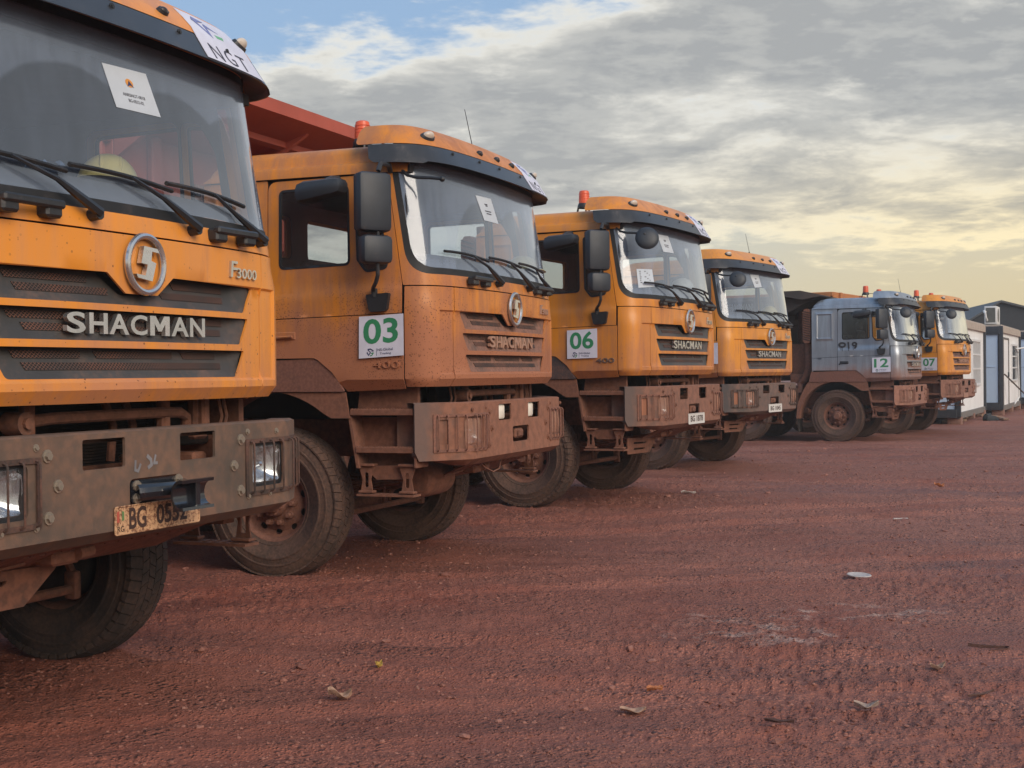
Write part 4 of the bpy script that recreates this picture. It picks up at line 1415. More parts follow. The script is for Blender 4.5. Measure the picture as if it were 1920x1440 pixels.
def b_mudguard(mb):
    r = .735
    inner = []
    for k in range(25):
        a = rad(47 + (180 - 47) * k / 24)
        inner.append((WCY + r * math.cos(a), WCZ + r * math.sin(a)))
    outer = [(-2.34, .55), (-2.31, .85), (-2.20, 1.10), (-2.10, 1.272), (-.925, 1.272), (-.895, 1.098)]
    P = [(-1.035, 1.098)] + inner[1:] + [(-2.275, .55)] + outer
    panel(mb, P, [], lambda s, z, q: (-1.222 - q, s, z), .012, .09)
    A = [(-1.214, p[0], p[1]) for p in [(-1.035, 1.098)] + inner[1:] + [(-2.275, .55)]]
    B = [(-.86, p[1], p[2]) for p in A]
    mb.strip(A, B)
def b_flap(mb):
    mb.box((-1.05, -2.30, .42), (.32, .012, .28), .003)

# wheels: built round the origin, axis along x, outer face towards -x -----------------
def b_tyre(mb, worn=False):
    W_ = .148
    prof = [(.275, -W_ * .62), (.285, -W_ * .78), (.305, -W_ * .86), (.308, -W_ * .91), (.318, -W_ * .91), (.321, -W_ * .93), (.40, -W_ * 1.06), (.405, -W_ * 1.09), (.415, -W_ * 1.09), (.42, -W_ * 1.06), (.455, -W_ * 1.04), (.458, -W_ * 1.07), (.468, -W_ * 1.065), (.472, -W_ * 1.03), (.515, -W_ * .95), (.538, -W_ * .84), (.546, -W_ * .6), (.548, 0)]
    prof = prof + [(a, -b) for a, b in prof[-2::-1]]
    mb.lathe(prof, (0, 0, 0), (1, 0, 0), 64, capends=False)
    n = 54
    for k in range(n):
        a0 = 2 * math.pi * k / n
        for row, (x0, x1) in enumerate(((-.150, -.086), (-.081, -.029), (-.024, .024), (.029, .081), (.086, .150))):
            ph = a0 + (math.pi / n if row % 2 else 0)
            da = 2 * math.pi / n * .455
            zz = .17 * 2 * math.pi / n
            R0, R1 = (.548 if worn else .540), TYR
            cs = []
            for R_ in (R0, R1):
                for x, sgn in ((x0, -1), (x1, 1)):
                    lip = -.022 if (abs(x) > .14 and R_ == R1) else (-.02 if abs(x) > .14 else 0)
                    sh = (zz if row in (1, 3) else -zz) * (1 if sgn > 0 else -1) * (0 if abs(x) > .14 else 1)
                    for d in (-1, 1):
                        an = ph + d * da + sh
                        r_ = R_ + lip
                        cs.append((x, r_ * math.cos(an), r_ * math.sin(an)))
            mb.add(cs, [[0, 1, 3, 2], [4, 6, 7, 5], [0, 4, 5, 1], [2, 3, 7, 6], [0, 2, 6, 4], [1, 5, 7, 3]])
            if row in (0, 4) and not worn:      # shoulder lug running down the sidewall
                x = x0 if row == 0 else x1
                sg = -1 if row == 0 else 1
                cs = []
                for R_, xx in ((TYR - .022, x), (.512, sg * .1545)):
                    for e in (0, .006):
                        for d in (-1, 1):
                            an = ph + d * da * .85
                            cs.append((xx + sg * e - (0 if e else sg * .02), R_ * math.cos(an), R_ * math.sin(an)))
                mb.add(cs, [[2, 3, 7, 6], [0, 2, 6, 4], [1, 5, 7, 3], [0, 1, 3, 2], [4, 6, 7, 5]])
def b_tyre_set(worn):
    def f(mb):
        b_tyre(mb, worn)
        def sq(p):
            if p[2] < -.46:
                k = min(1.0, (-.46 - p[2]) / .09)
                return (p[0] * (1 + .10 * k), p[1], max(p[2], -.548))
            return p
        mb.tf(sq)
    return f
def b_rim(mb):
    mb.lathe([(.292, -.095), (.296, -.110), (.286, -.118), (.272, -.108), (.262, -.085), (.258, -.05), (.258, .05), (.275, .10), (.29, .115), (.284, .09)], (0, 0, 0), (1, 0, 0), 40, capends=False)
    def disc(u, v, o):
        r = math.hypot(u, v)
        d = float(np.interp(r, [0, .10, .135, .17, .215, .26], [-.085, -.085, -.082, -.055, -.03, -.052]))
        return (d - o, u, v)
    hs = []
    for k in range(10):
        a = 2 * math.pi * (k + .5) / 10
        e = [(.219 + .021 * math.cos(t), .030 * math.sin(t)) for t in np.linspace(0, 2 * math.pi, 10, endpoint=False)]
        hs.append([(p[0] * math.cos(a) - p[1] * math.sin(a), p[0] * math.sin(a) + p[1] * math.cos(a)) for p in e])
    panel(mb, [(.26 * math.cos(t), .26 * math.sin(t)) for t in np.linspace(0, 2 * math.pi, 48, endpoint=False)], hs, disc, .01, .035)
def b_hub(mb):
    mb.lathe([(.105, -.08), (.103, -.115), (.092, -.135), (.074, -.140), (.070, -.165), (.060, -.178), (.001, -.180)], (0, 0, 0), (1, 0, 0), 20, capends=False)
    for k in range(10):
        a = 2 * math.pi * k / 10
        p = Vector((0, .150 * math.cos(a), .150 * math.sin(a)))
        mb.tube([p + Vector((-.06, 0, 0)), p + Vector((-.088, 0, 0))], .026, 8)
        mb.tube([p + Vector((-.088, 0, 0)), p + Vector((-.122, 0, 0))], [.019, .017], 6)
    for k in range(8):
        a = 2 * math.pi * (k + .5) / 8
        p = Vector((0, .083 * math.cos(a), .083 * math.sin(a)))
        mb.tube([p + Vector((-.13, 0, 0)), p + Vector((-.146, 0, 0))], .010, 6)
def b_drum(mb):
    mb.lathe([(.20, .0), (.235, .01), (.235, .14), (.20, .16), (.06, .18), (.06, .30)], (0, 0, 0), (1, 0, 0), 28)

# inside the cab -------------------------------------------------------------------
def b_lining(mb):
    for sg in (1, -1):
        o2 = len(mb.v)
        hole = [grow(W_SIDE, .02), grow(W_QUART, .01)]
        panel(mb, [(Sy(-1.98), 1.45), (Sy(-.50), 1.45), (Sy(-.52), 2.74), (Sy(-1.98), 2.74)], hole, lambda s, z, q: cabF(s, z, q - .05), .004, .12)
        if sg < 0:
            mb.tf(lambda p: (-p[0], p[1], p[2]), o2)
    panel(mb, [(-1.15, 1.45), (1.15, 1.45), (1.15, 2.72), (-1.15, 2.72)], [grow(w, .015) for w in RW], lambda s, z, q: (s, -1.96 - q, z), .004, .3)
    mb.box((0, -1.22, 2.745), (2.36, 1.54, .05))
    mb.box((0, -.56, 2.800), (2.2, .26, .06))
    mb.box((0, -1.25, 1.46), (2.34, 1.4, .03))
def b_dash(mb):
    ss = np.linspace(Sx(-1.12), Sx(1.12), 30)
    A = [cabF(s, 2.10, -.03) for s in ss]
    B = [(p[0] * .98, p[1] - .13, 2.195) for p in A]
    Cc = [(p[0] * .98, -.66, 2.18) for p in A]
    D = [(p[0] * .98, -.72, 1.85) for p in A]
    E_ = [(p[0] * .98, -.60, 1.5) for p in A]
    for a, b in ((A, B), (B, Cc), (Cc, D), (D, E_)):
        mb.strip(a, b)
def b_wheelst(mb):
    c = Vector((.62, -.80, 2.10))
    ax = Vector((0, -.62, .78)).normalized(); e1 = Vector((1, 0, 0)); e2 = ax.cross(e1)
    mb.tube([c + (e1 * math.cos(t) + e2 * math.sin(t)) * .23 for t in np.linspace(0, 2 * math.pi, 32, endpoint=False)], .016, 8, closed=True)
    mb.tube([c - ax * .06, c - ax * .45], .03, 8)
    for a in (0.3, math.pi - .3, math.pi * 1.5):
        mb.tube([c - ax * .05, c + (e1 * math.cos(a) + e2 * math.sin(a)) * .22], .014, 6)
def b_seat(x):
    def f(mb):
        mb.box((x, -1.12, 1.80), (.50, .50, .14), .05)
        if x < 0:
            mb.box((x, -1.40, 1.98), (.48, .13, .46), .05, Matrix.Rotation(rad(8), 3, 'X'))
        else:
            mb.box((x, -1.40, 2.06), (.48, .13, .56), .05, Matrix.Rotation(rad(8), 3, 'X'))
            mb.box((x, -1.46, 2.42), (.28, .10, .16), .04, Matrix.Rotation(rad(8), 3, 'X'))
        mb.box((x, -1.12, 1.62), (.36, .36, .24), .02)
    return f

# roof and back --------------------------------------------------------------------
def b_beaconlens(x):
    def f(mb):
        mb.lathe([(.055, 3.055), (.056, 3.07), (.055, 3.09), (.051, 3.16), (.047, 3.178), (.035, 3.185), (.001, 3.187)], (x, -1.058, 0), (0, 0, 1), 18, capends=False)
        for z in (3.075, 3.10, 3.125, 3.15):
            mb.tube([(x + .0555 * math.cos(t), -1.058 + .0555 * math.sin(t), z) for t in np.linspace(0, 6.283, 18, endpoint=False)], .002, 4, closed=True)
    return f
def b_beaconbase(x):
    def f(mb):
        mb.lathe([(.066, 3.005), (.068, 3.03), (.058, 3.055), (.001, 3.056)], (x, -1.058, 0), (0, 0, 1), 16, capends=False)
        for a in (0.4, 2.5, 4.6):
            mb.tube([(x + .06 * math.cos(a), -1.058 + .06 * math.sin(a), 3.03), (x + .078 * math.cos(a), -1.058 + .078 * math.sin(a), 2.94)], .010, 6)
        mb.tube([(x - .02, -1.0, 3.03), (x - .06, -.90, 3.02), (x - .10, -.80, 2.97)], .006, 5)
    return f
def b_antenna(mb):
    mb.tube([(.03, -.52, 3.03), (.01, -.50, 3.08)], .010, 6)
    mb.tube([(.01, -.50, 3.08), (-.03, -.54, 3.34)], [.0035, .0025], 5)
def b_intake(mb):
    P = rpoly([(-2.20, 2.10), (-2.16, 2.055), (-2.07, 2.055), (-2.045, 2.10), (-2.045, 2.68), (-2.09, 2.735), (-2.16, 2.735), (-2.20, 2.68)], .02, 3)
    mb.prism(P, 'x', -1.20, -.86)
    mb.tube([(-1.03, -2.12, 2.08), (-1.03, -2.12, 1.55), (-1.02, -2.20, 1.35), (-.95, -2.3, 1.25)], .075, 12)
def b_louvre(mb):
    for k in range(13):
        z = 2.10 + k * .046
        mb.tube([(-1.203, -2.195, z + .045), (-1.206, -2.05, z)], .008, 5)
def b_cylinder(mb):
    mb.tube([(-.25, -2.42, 1.0), (-.25, -2.42, 2.35)], .12, 16)
    mb.tube([(-.25, -2.42, 2.35), (-.25, -2.42, 2.80)], .105, 16)
    mb.tube([(-.25, -2.42, 2.80), (-.25, -2.42, 2.93)], .085, 16)
    mb.box((-.25, -2.42, 1.05), (.34, .3, .22), .03)
    mb.tube([(-.70, -2.35, 1.6), (-.55, -2.35, 1.9), (-.30, -2.32, 2.0)], .03, 8)
def b_backtank(mb):
    mb.box((-.72, -2.35, 1.75), (.36, .30, .60), .03)
    mb.box((-.72, -2.35, 1.35), (.50, .34, .20), .02)
    mb.tube([(-.9, -2.34, 1.28), (-1.02, -2.30, 1.20), (-1.06, -2.28, 1.05)], .06, 10)

def b_body(top, y0=-2.75, y1=-8.3):
    """dump box: front wall, sides with ribs, floor"""
    def f(mb):
        mb.box((0, y0 - .02, (1.35 + top) / 2), (2.46, .04, top - 1.35), .006)
        mb.box((0, (y0 + y1) / 2, 1.33), (2.46, y0 - y1, .06), .006)
        for sg in (-1, 1):
            mb.box((sg * 1.235, (y0 + y1) / 2, (1.33 + top) / 2), (.03, y0 - y1, top - 1.33), .006)
            mb.box((sg * 1.255, (y0 + y1) / 2, top - .05), (.09, y0 - y1, .10), .012)
            for k in range(7):
                y = y0 - .12 - k * (y0 - y1 - .24) / 6
                mb.box((sg * 1.275, y, (1.36 + top) / 2), (.06, .12, top - 1.40), .012)
        for z in (1.7, 2.1, 2.5):
            mb.box((0, y0 + .02, z), (2.40, .05, .09), .012)
        for x in (-.8, .8):
            mb.box((x, y0 + .03, (1.4 + top) / 2), (.12, .06, top - 1.4), .012)
    return f
def b_canopy2(mb):      # tall rising canopy with a lip
    mb.prism([(-2.00, 3.485), (-1.985, 3.485), (-1.985, 3.385), (-2.03, 3.37), (-2.79, 3.14), (-2.79, 3.17), (-2.02, 3.405)], 'x', -1.235, 1.235)
    for x in (-1.23, .42, 1.23):
        mb.prism([(-2.10, 3.36), (-2.12, 3.33), (-2.74, 2.95), (-2.74, 3.16)], 'x', x - .02, x + .02)
    mb.prism([(-2.36, 3.30), (-2.30, 3.30), (-2.30, 3.24), (-2.36, 3.22)], 'x', -1.2, 1.2)
def b_canopy5(mb):      # low flat canopy
    P = [(-1.82, 3.006), (-1.83, 2.985), (-2.20, 2.925), (-2.60, 3.0), (-2.78, 3.0), (-2.78, 3.10), (-2.236, 3.106)]
    mb.prism(P, 'x', -1.235, 1.235)
    for x in (-1.0, -.4, .4, 1.0):
        mb.prism([(-1.98, 2.955), (-2.70, 2.60), (-2.76, 2.60), (-2.76, 3.0), (-2.2, 2.94)], 'x', x - .02, x + .02)

# ================================================================== TRUCK: putting one together
ORANGE, ORANGE2 = (0.60, 0.205, 0.018), (0.56, 0.215, 0.040)
P1 = paint_mat('orange_paint_clean', (0.78, 0.285, 0.034), (0.72, 0.285, 0.070), 1.0, 0.00, 0.38, 1.0, 0.10, dustc=(0.48, 0.200, 0.100))
P2 = paint_mat('orange_paint_very_dusty', (0.68, 0.235, 0.022), (0.60, 0.235, 0.055), 2.0, 0.40, 1.00, 1.25, 0.80, dustc=(0.36, 0.140, 0.074))
P3 = paint_mat('orange_paint_dust_streaks', (0.70, 0.255, 0.026), (0.60, 0.235, 0.058), 3.0, 0.14, 0.45, 1.2, 0.05, dustc=(0.36, 0.145, 0.078))
P4 = paint_mat('orange_paint_faded', (0.70, 0.275, 0.030), (0.62, 0.255, 0.060), 4.0, 0.14, 0.40, 1.0, 0.05, dustc=(0.36, 0.150, 0.082))
P5 = paint_mat('silver_blue_paint', (0.36, 0.40, 0.45), (0.28, 0.31, 0.35), 5.0, -0.28, 1.25, 0.4, 0.0, metal=0.55, dustc=(0.235, 0.115, 0.085), stain=0.12)
P6 = paint_mat('orange_paint_bright', (0.72, 0.280, 0.026), (0.66, 0.265, 0.045), 6.0, 0.05, 0.35, 0.7, 0.03, dustc=(0.36, 0.145, 0.075))
M_BUMP = [simple('bumper_grey_steel_worn', (0.105, 0.082, 0.066), 0.55, 0.1, dust=0.52, dustc=(0.225, 0.112, 0.068), scale=2.2, bump=0.15),
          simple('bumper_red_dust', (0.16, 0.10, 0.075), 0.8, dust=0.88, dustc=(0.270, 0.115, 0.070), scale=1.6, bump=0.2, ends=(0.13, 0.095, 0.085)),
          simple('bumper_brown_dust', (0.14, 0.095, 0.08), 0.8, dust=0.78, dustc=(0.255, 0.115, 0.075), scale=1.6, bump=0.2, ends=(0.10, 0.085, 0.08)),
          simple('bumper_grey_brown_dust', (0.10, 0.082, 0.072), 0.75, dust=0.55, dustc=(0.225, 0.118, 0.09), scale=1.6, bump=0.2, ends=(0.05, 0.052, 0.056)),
          simple('bumper_pink_dust', (0.20, 0.12, 0.10), 0.8, dust=0.85, dustc=(0.29, 0.138, 0.096), scale=1.6, bump=0.2),
          simple('bumper_brown_dust_far', (0.17, 0.105, 0.085), 0.8, dust=0.8, dustc=(0.25, 0.118, 0.082), scale=1.6, bump=0.2)]
M_ARCH = [M_STEPD, simple('arch_trim_dusty', (0.09, 0.055, 0.045), 0.7, dust=0.85, dustc=(0.20, 0.085, 0.060)), simple('arch_trim_dark', (0.035, 0.036, 0.04), 0.5, dust=0.45, dustc=(0.18, 0.085, 0.062))]

CFG = [
    dict(paint=P1, bump=1, bm=M_BUMP[0], grille=(M_GRILLE, M_LATT), chrome=M_CHROME, letters=M_CHROME, ngt=True, arch=M_ARCH[0], ty=M_TYRE,
         label='nearest orange dump truck with a grey steel bumper, rusty plate and black tow hook', canopy=2, body=M_BODYRED, bodytop=3.17,
         papers=[[(-.09, 2.655), (.195, 2.666), (.26, 2.494), (-.035, 2.486)]], fm=0, lamp=M_LAMPGL),
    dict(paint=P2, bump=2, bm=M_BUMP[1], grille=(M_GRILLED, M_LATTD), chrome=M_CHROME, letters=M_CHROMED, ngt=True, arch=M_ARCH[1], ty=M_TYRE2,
         label='dusty orange dump truck with the green number 03 on its door', canopy=2, body=M_BODYRED, bodytop=3.17, num='03',
         quad=[(-.80, 1.498 - .003), (-.472, 1.513), (-.472, 1.786), (-.795, 1.772)],
         papers=[[(-.41, 2.65), (-.13, 2.655), (-.055, 2.478), (-.32, 2.48)]], fm=1, lamp=M_LAMPGLD, fog=True, ant=True),
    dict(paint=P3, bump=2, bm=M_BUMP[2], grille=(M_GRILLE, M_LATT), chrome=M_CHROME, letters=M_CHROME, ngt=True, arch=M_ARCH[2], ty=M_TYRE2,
         label='orange dump truck with the green number 06 on its door', canopy=0, body=M_BODYOR, bodytop=2.45, num='06',
         quad=[(-1.0, 1.473), (-.682, 1.480), (-.682, 1.763), (-1.0, 1.749)],
         papers=[[(-.55, 2.715), (-.255, 2.72), (-.16, 2.55), (-.455, 2.545)], [(-1.08, 2.335), (-.80, 2.345), (-.80, 2.175), (-1.09, 2.15)]], fm=2, lamp=M_LAMPGLD,
         plate=((-.19, .32, .80, .905), 'BG 1878', M_PLATE)),
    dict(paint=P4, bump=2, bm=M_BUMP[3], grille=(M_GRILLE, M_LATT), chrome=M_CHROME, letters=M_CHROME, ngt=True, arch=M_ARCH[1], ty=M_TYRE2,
         label='orange dump truck with a grey bumper, fourth from the left, next to the silver truck', canopy=0, body=M_BODYOR, bodytop=1.75, num='',
         quad=[(-.80, 1.47), (-.455, 1.475), (-.455, 1.76), (-.80, 1.755)], mirrored=True,
         papers=[[(-.43, 2.725), (-.12, 2.735), (-.07, 2.565), (-.33, 2.545)]], fm=2, lamp=M_LAMPGLD, ant=True,
         plate=((-.23, .28, .79, .90), 'BG 1045', M_PLATE)),
    dict(paint=P5, bump=2, bm=M_BUMP[4], grille=(M_GRILLED, M_LATTD), chrome=M_CHROME, letters=M_CHROME, ngt=False, arch=M_ARCH[1], ty=M_TYRE2,
         label='silver dump truck with the green number 12 and black spray paint on its door', canopy=5, body=M_BODYDK, bodytop=3.0, num='12', graffiti=True,
         quad=[(-.822, 1.456), (-.470, 1.467), (-.470, 1.757), (-.822, 1.741)], papers=[], fm=2, lamp=M_LAMPGLD, ant=True),
    dict(paint=P6, bump=2, bm=M_BUMP[5], grille=(M_GRILLED, M_LATTD), chrome=M_CHROME, letters=M_CHROMED, ngt=False, arch=M_ARCH[1], ty=M_TYRE2,
         label='farthest orange dump truck with the green number 07 on its door', canopy=0, body=M_BODYOR, bodytop=3.19, num='07',
         quad=[(-.81, 1.403), (-.478, 1.403), (-.478, 1.682), (-.81, 1.682)], papers=[], fm=2, lamp=M_LAMPGLD,
         plate=((-.30, .15, .80, .905), '', M_PLATED)),
]

def both(parent, name, key, fn, mat):
    a = part(parent, name, key + '_r', fn, mat)
    def g_(mb):
        fn(mb); mb.mirror()
    b = part(parent, name, key + '_l', g_, mat)
    return a, b

def quad_fn(q, x=-1.262):
    def fn(u, v, o):
        y = (q[0][0] * (1 - u) + q[1][0] * u) * (1 - v) + (q[3][0] * (1 - u) + q[2][0] * u) * v
        z = (q[0][1] * (1 - u) + q[1][1] * u) * (1 - v) + (q[3][1] * (1 - u) + q[2][1] * u) * v
        return (x - o, y, z)
    return fn

def make_truck(i):
    c = CFG[i]
    X, Y, b, dz = TR[i]
    th = math.atan2(-math.cos(rad(b)), -math.sin(rad(b)))
    t = empty('dump_truck', (X, Y, dz), th)
    tag(t, c['label'], 'truck', 'dump trucks parked in a row')
    P = c['paint']
    v = c['bump']
    # --- cab skin
    hood = part(t, 'hood', 'hood', b_hood, P)
    both(t, 'corner_panel', 'corner', b_corner, P)
    for k, (g_, zt, zb, rows) in enumerate(((G1, 1.81, 1.69, [(-.70, -.26, 1.768, 1.796), (.26, .66, 1.768, 1.796), (-.66, -.16, 1.724, 1.752), (.16, .64, 1.724, 1.752)]),
                                            (G2, 1.664, 1.546, [(-.68, .66, 1.624, 1.653), (-.62, .62, 1.580, 1.608)]),
                                            (G3, 1.518, 1.40, [(-.66, -.30, 1.478, 1.506), (-.23, .27, 1.478, 1.506), (.33, .60, 1.478, 1.506), (-.62, .62, 1.434, 1.462)]))):
        gr = part(t, 'grille', 'tray%d' % k, b_tray(g_, zt, zb), c['grille'][0])
        for j, row in enumerate(rows):
            part(gr, 'grille_mesh', 'gmesh%d_%d' % (k, j), b_mesh(zt, zb, [row]), c['grille'][1])
    em = part(t, 'emblem', 'ring', b_ring, c['chrome'])
    part(em, 'emblem_letter', 'ess', b_ess, c['chrome'])
    for k in range(7):
        part(t, 'letter', 'letter%d' % k, b_letter(k), c['letters'])
    part(t, 'model_lettering', 'f3000', b_f3000, c['letters'])
    part(t, 'power_lettering', '400', b_400, c['letters'] if i in (2, 3) else P)
    wf = part(t, 'windshield_frame', 'wsframe', b_wsframe, P)
    part(wf, 'windshield_seal', 'wsseal', b_wsseal, M_RUBBER)
    part(t, 'windshield', 'wsglass', b_wsglass, M_GLASS)
    for sd in ('r', 'l'):
        mm = (lambda f: f) if sd == 'r' else (lambda f: (lambda mb: (f(mb), mb.mirror())))
        d = part(t, 'door', 'door_' + sd, mm(b_door), P)
        part(d, 'window_seal', 'ss_' + sd, mm(b_sideseal(W_SIDE)), M_RUBBER)
        part(d, 'window_seal', 'sq_' + sd, mm(b_sideseal(W_QUART)), M_RUBBER)
        part(d, 'window', 'sg_' + sd, mm(b_sideglass(W_SIDE)), M_GLASSS)
        part(d, 'quarter_window', 'qg_' + sd, mm(b_sideglass(W_QUART)), M_GLASSS)
        part(d, 'door_handle', 'dh_' + sd, mm(lambda mb: (mb.box((-1.247, -1.37, 1.655), (.012, .17, .055), .01), mb.tube([(-1.262, -1.44, 1.645), (-1.268, -1.30, 1.65)], .010, 6), mb.tube([(-1.25, -1.46, 1.625), (-1.262, -1.46, 1.625)], .014, 8))), M_BLACK if i == 4 else P)
        part(t, 'lower_door_panel', 'doorlow_' + sd, mm(b_doorlow), P)
        part(t, 'quarter_panel', 'quart_' + sd, mm(b_quarter), P)
        part(t, 'lower_quarter_panel', 'quartlow_' + sd, mm(b_quarterlow), P)
        part(t, 'wheel_arch', 'arch_' + sd, mm(b_archtrim), c['arch'])
        mg = part(t, 'mudguard', 'mud_' + sd, mm(b_mudguard), M_STEPD)
        part(mg, 'mud_flap', 'flap_' + sd, mm(b_flap), M_UNDER)
        sb = part(t, 'step_box', 'step_' + sd, mm(b_stepbox), M_STEPD)
        for z, y0, y1 in ((1.145, -.895, -.43), (.895, -.855, -.43)):
            part(sb, 'step_tread', 'tread%.2f_%s' % (z, sd), mm(b_tread(z, y0, y1)), M_STEPD)
        part(sb, 'hanging_step', 'hang_' + sd, mm(b_hangstep), M_STEPD)
    part(t, 'rear_wall', 'rear', b_rear, P)
    for k in range(2):
        part(t, 'rear_window', 'rearg%d' % k, b_rearglass(RW[k]), M_GLASSS)
    part(t, 'roof', 'roof', b_roof, P)
    # --- visor
    vi = part(t, 'sun_visor', 'visor', b_visor, M_BLACKC)
    part(vi, 'visor_screws', 'vscrew', b_visorscrews, M_BLACK)
    part(t, 'roof_fairing', 'fairing', b_fairing, P)
    for k, (x, z, big) in enumerate(((-1.03, 2.968, 1), (-.322, 2.953, 0), (0, 2.953, 0), (.322, 2.953, 0), (1.03, 2.968, 1))):
        m_ = part(t, 'marker_lamp', 'mk%d' % k, b_markerbase(Sx(x), z, big), M_BLACK)
        part(m_, 'lamp_lens', 'mkl%d' % k, b_marker(Sx(x), z, big), M_LENS if big else M_LENSD)
    if c['ngt']:
        n_ = part(t, 'visor_sticker', 'ngt', b_ngt, M_STICK)
        part(n_, 'printed_letters', 'ngt_t', b_ngt_txt, M_INK)
        part(n_, 'printed_logo', 'ngt_b', b_ngt_blue, M_BLUEPR)
        part(n_, 'printed_logo', 'ngt_g', b_ngt_green, M_GREENPR)
    # --- front trim
    for x0, x1 in ((-.79, -.48), (.48, .79)):
        part(t, 'grab_handle', 'hd%.1f' % x0, b_handle(x0, x1), M_BLACK)
    for k, xb in enumerate((-.285, .35, .93)):
        w_ = part(t, 'wiper', 'wa%d' % k, b_wiperarm(xb), M_BLACK)
        part(w_, 'wiper_blade', 'wb%d' % k, b_wiperblade(xb), M_RUBBER)
    for k, q in enumerate(c['papers']):
        def fp(mb, q=q):
            panel(mb, [(Sx(p[0]), p[1]) for p in q], [], lambda s, z, o: cabF(s, z, o - .0085), .0008, .06)
        pp = part(t, 'paper_notice', 'paper%d_%d' % (i, k), fp, M_PAPER)
        ql = [q[3], q[2], q[1], q[0]]
        def bil(u, v_, o, ql=ql):
            x = (ql[0][0] * (1 - u) + ql[1][0] * u) * (1 - v_) + (ql[3][0] * (1 - u) + ql[2][0] * u) * v_
            z = (ql[0][1] * (1 - u) + ql[1][1] * u) * (1 - v_) + (ql[3][1] * (1 - u) + ql[2][1] * u) * v_
            return cabF(Sx(x), z, -.0080 + o)
        if i == 0:
            part(pp, 'printed_text', 'ptxt%d' % i, lambda mb: (put_text(mb, 'ANRSNGT-0018', bil, .25, .33, .075, .5, .0006, .0), put_text(mb, 'BG-0552-02', bil, .34, .20, .075, .34, .0006, .0)), M_INK)
            part(pp, 'printed_logo', 'plogo%d' % i, lambda mb: flat_poly(mb, [(.49 + .085 * math.cos(a), .66 + .10 * math.sin(a)) for a in np.linspace(0, 6.283, 14, endpoint=False)], bil, .0006), M_ORPR)
            part(pp, 'printed_logo', 'plogb%d' % i, lambda mb: flat_poly(mb, [(.42, .57), (.49, .72), (.57, .57), (.49, .61)], bil, .0010), M_NAVY)
        else:
            rows = [(.30, .70, .40), (.34, .66, .30), (.40, .60, .68), (.43, .57, .62)] if k == 0 else [(.12, .5 + .25 * ((j * 7) % 3) / 2, .85 - .1 * j) for j in range(7)]
            part(pp, 'printed_text', 'ptxt%d_%d' % (i, k), lambda mb: [flat_poly(mb, [(a, z), (b_, z), (b_, z + .045), (a, z + .045)], bil, .0006) for a, b_, z in rows], M_INK)
    # --- mirrors
    ma = part(t, 'mirror_arm', 'marm', b_mirrorarm, M_BLACK)
    part(ma, 'arm_bracket', 'mfoot', b_mirrorfoot, M_BLACK)
    for k, (cc, s) in enumerate((((-1.43, -.60, 2.50), (.235, .115, .385)), ((-1.43, -.585, 2.195), (.215, .115, .185)))):
        m_ = part(t, 'side_mirror', 'mir%d' % k, b_mirror(cc, s), M_MIRROR)
        part(m_, 'mirror_glass', 'mirg%d' % k, b_mirrorglass(cc, s), M_MIRGLASS)
    part(t, 'kerb_mirror', 'kerb', b_kerbmirror, M_MIRROR)
    if c['fm']:
        fa = part(t, 'front_mirror_arm', 'farm', b_frontarm(True), M_BLACK)
        if c['fm'] == 2:
            part(t, 'front_mirror', 'fmir', b_frontmirror, M_MIRROR)
    # --- placard
    if 'quad' in c:
        fn = quad_fn(c['quad'])
        pl = part(t, 'number_placard', 'plac%d' % i, lambda mb: flat_poly(mb, [(0, 0), (1, 0), (1, 1), (0, 1)], fn, .0015), M_STICK)
        f2 = lambda u, v_, o: fn(u, v_, o + .0020)
        if c['num']:
            part(pl, 'printed_number', 'num%d' % i, lambda mb: put_text(mb, c['num'], f2, .10, .325, .60, .78, .0008, .022, 1.0), M_GREEN)
            def pr_(mb):
                put_text(mb, 'NS-Global', f2, .42, .145, .062, .34, .0006, .005)
                put_text(mb, 'Trading', f2, .47, .045, .062, .25, .0006, .005)
                flat_poly(mb, [(.395, .035), (.403, .035), (.403, .215), (.395, .215)], f2, .0006)
                flat_poly(mb, [(.20, .215), (.26, .225), (.335, .17), (.335, .145), (.27, .15), (.305, .165), (.255, .195), (.225, .18), (.275, .13), (.225, .04), (.175, .12), (.19, .15), (.225, .08), (.25, .13), (.20, .18)], f2, .0006)
            part(pl, 'printed_company_name', 'numt%d' % i, pr_, M_NAVY)
            part(pl, 'printed_logo', 'numg%d' % i, lambda mb: flat_poly(mb, [(.255, .035), (.30, .045), (.335, .10), (.335, .125), (.275, .115), (.27, .095), (.31, .095), (.29, .07), (.25, .055)], f2, .0006), M_GREEN)
    if c.get('graffiti'):
        def gf(mb):
            f3 = SIDE(-1.250)
            A = np.linspace(0, 2 * math.pi, 15)
            stroke(mb, [(-1.405 + .058 * math.cos(a), 2.005 + .038 * math.sin(a)) for a in A], .036, f3)
            stroke(mb, [(-1.285, 2.05), (-1.278, 1.94)], .032, f3); stroke(mb, [(-1.281, 1.94), (-1.281, 1.885)], .010, f3)
            stroke(mb, [(-1.165 + .038 * math.cos(a), 2.015 + .030 * math.sin(a)) for a in A], .032, f3)
            stroke(mb, [(-1.128, 2.03), (-1.135, 1.97), (-1.16, 1.935)], .032, f3)
            for x, z in ((-1.43, 1.90), (-1.40, 1.88), (-1.19, 1.90)):
                stroke(mb, [(x, 1.97), (x + .002, z)], .008, f3)
        part(t, 'spray_paint', 'graf', gf, M_GRAFF)
    if c.get('mirrored'):      # lettering on the far door's glass, read from outside
        part(t, 'window_lettering', 'wlet', lambda mb: put_text(mb, 'SHACMAN', lambda u, v_, o: (cabF(-Sy(u), v_, -.02)[0], u, v_), -1.36, 2.30, .10, .42, .001, .02), M_WHITE)
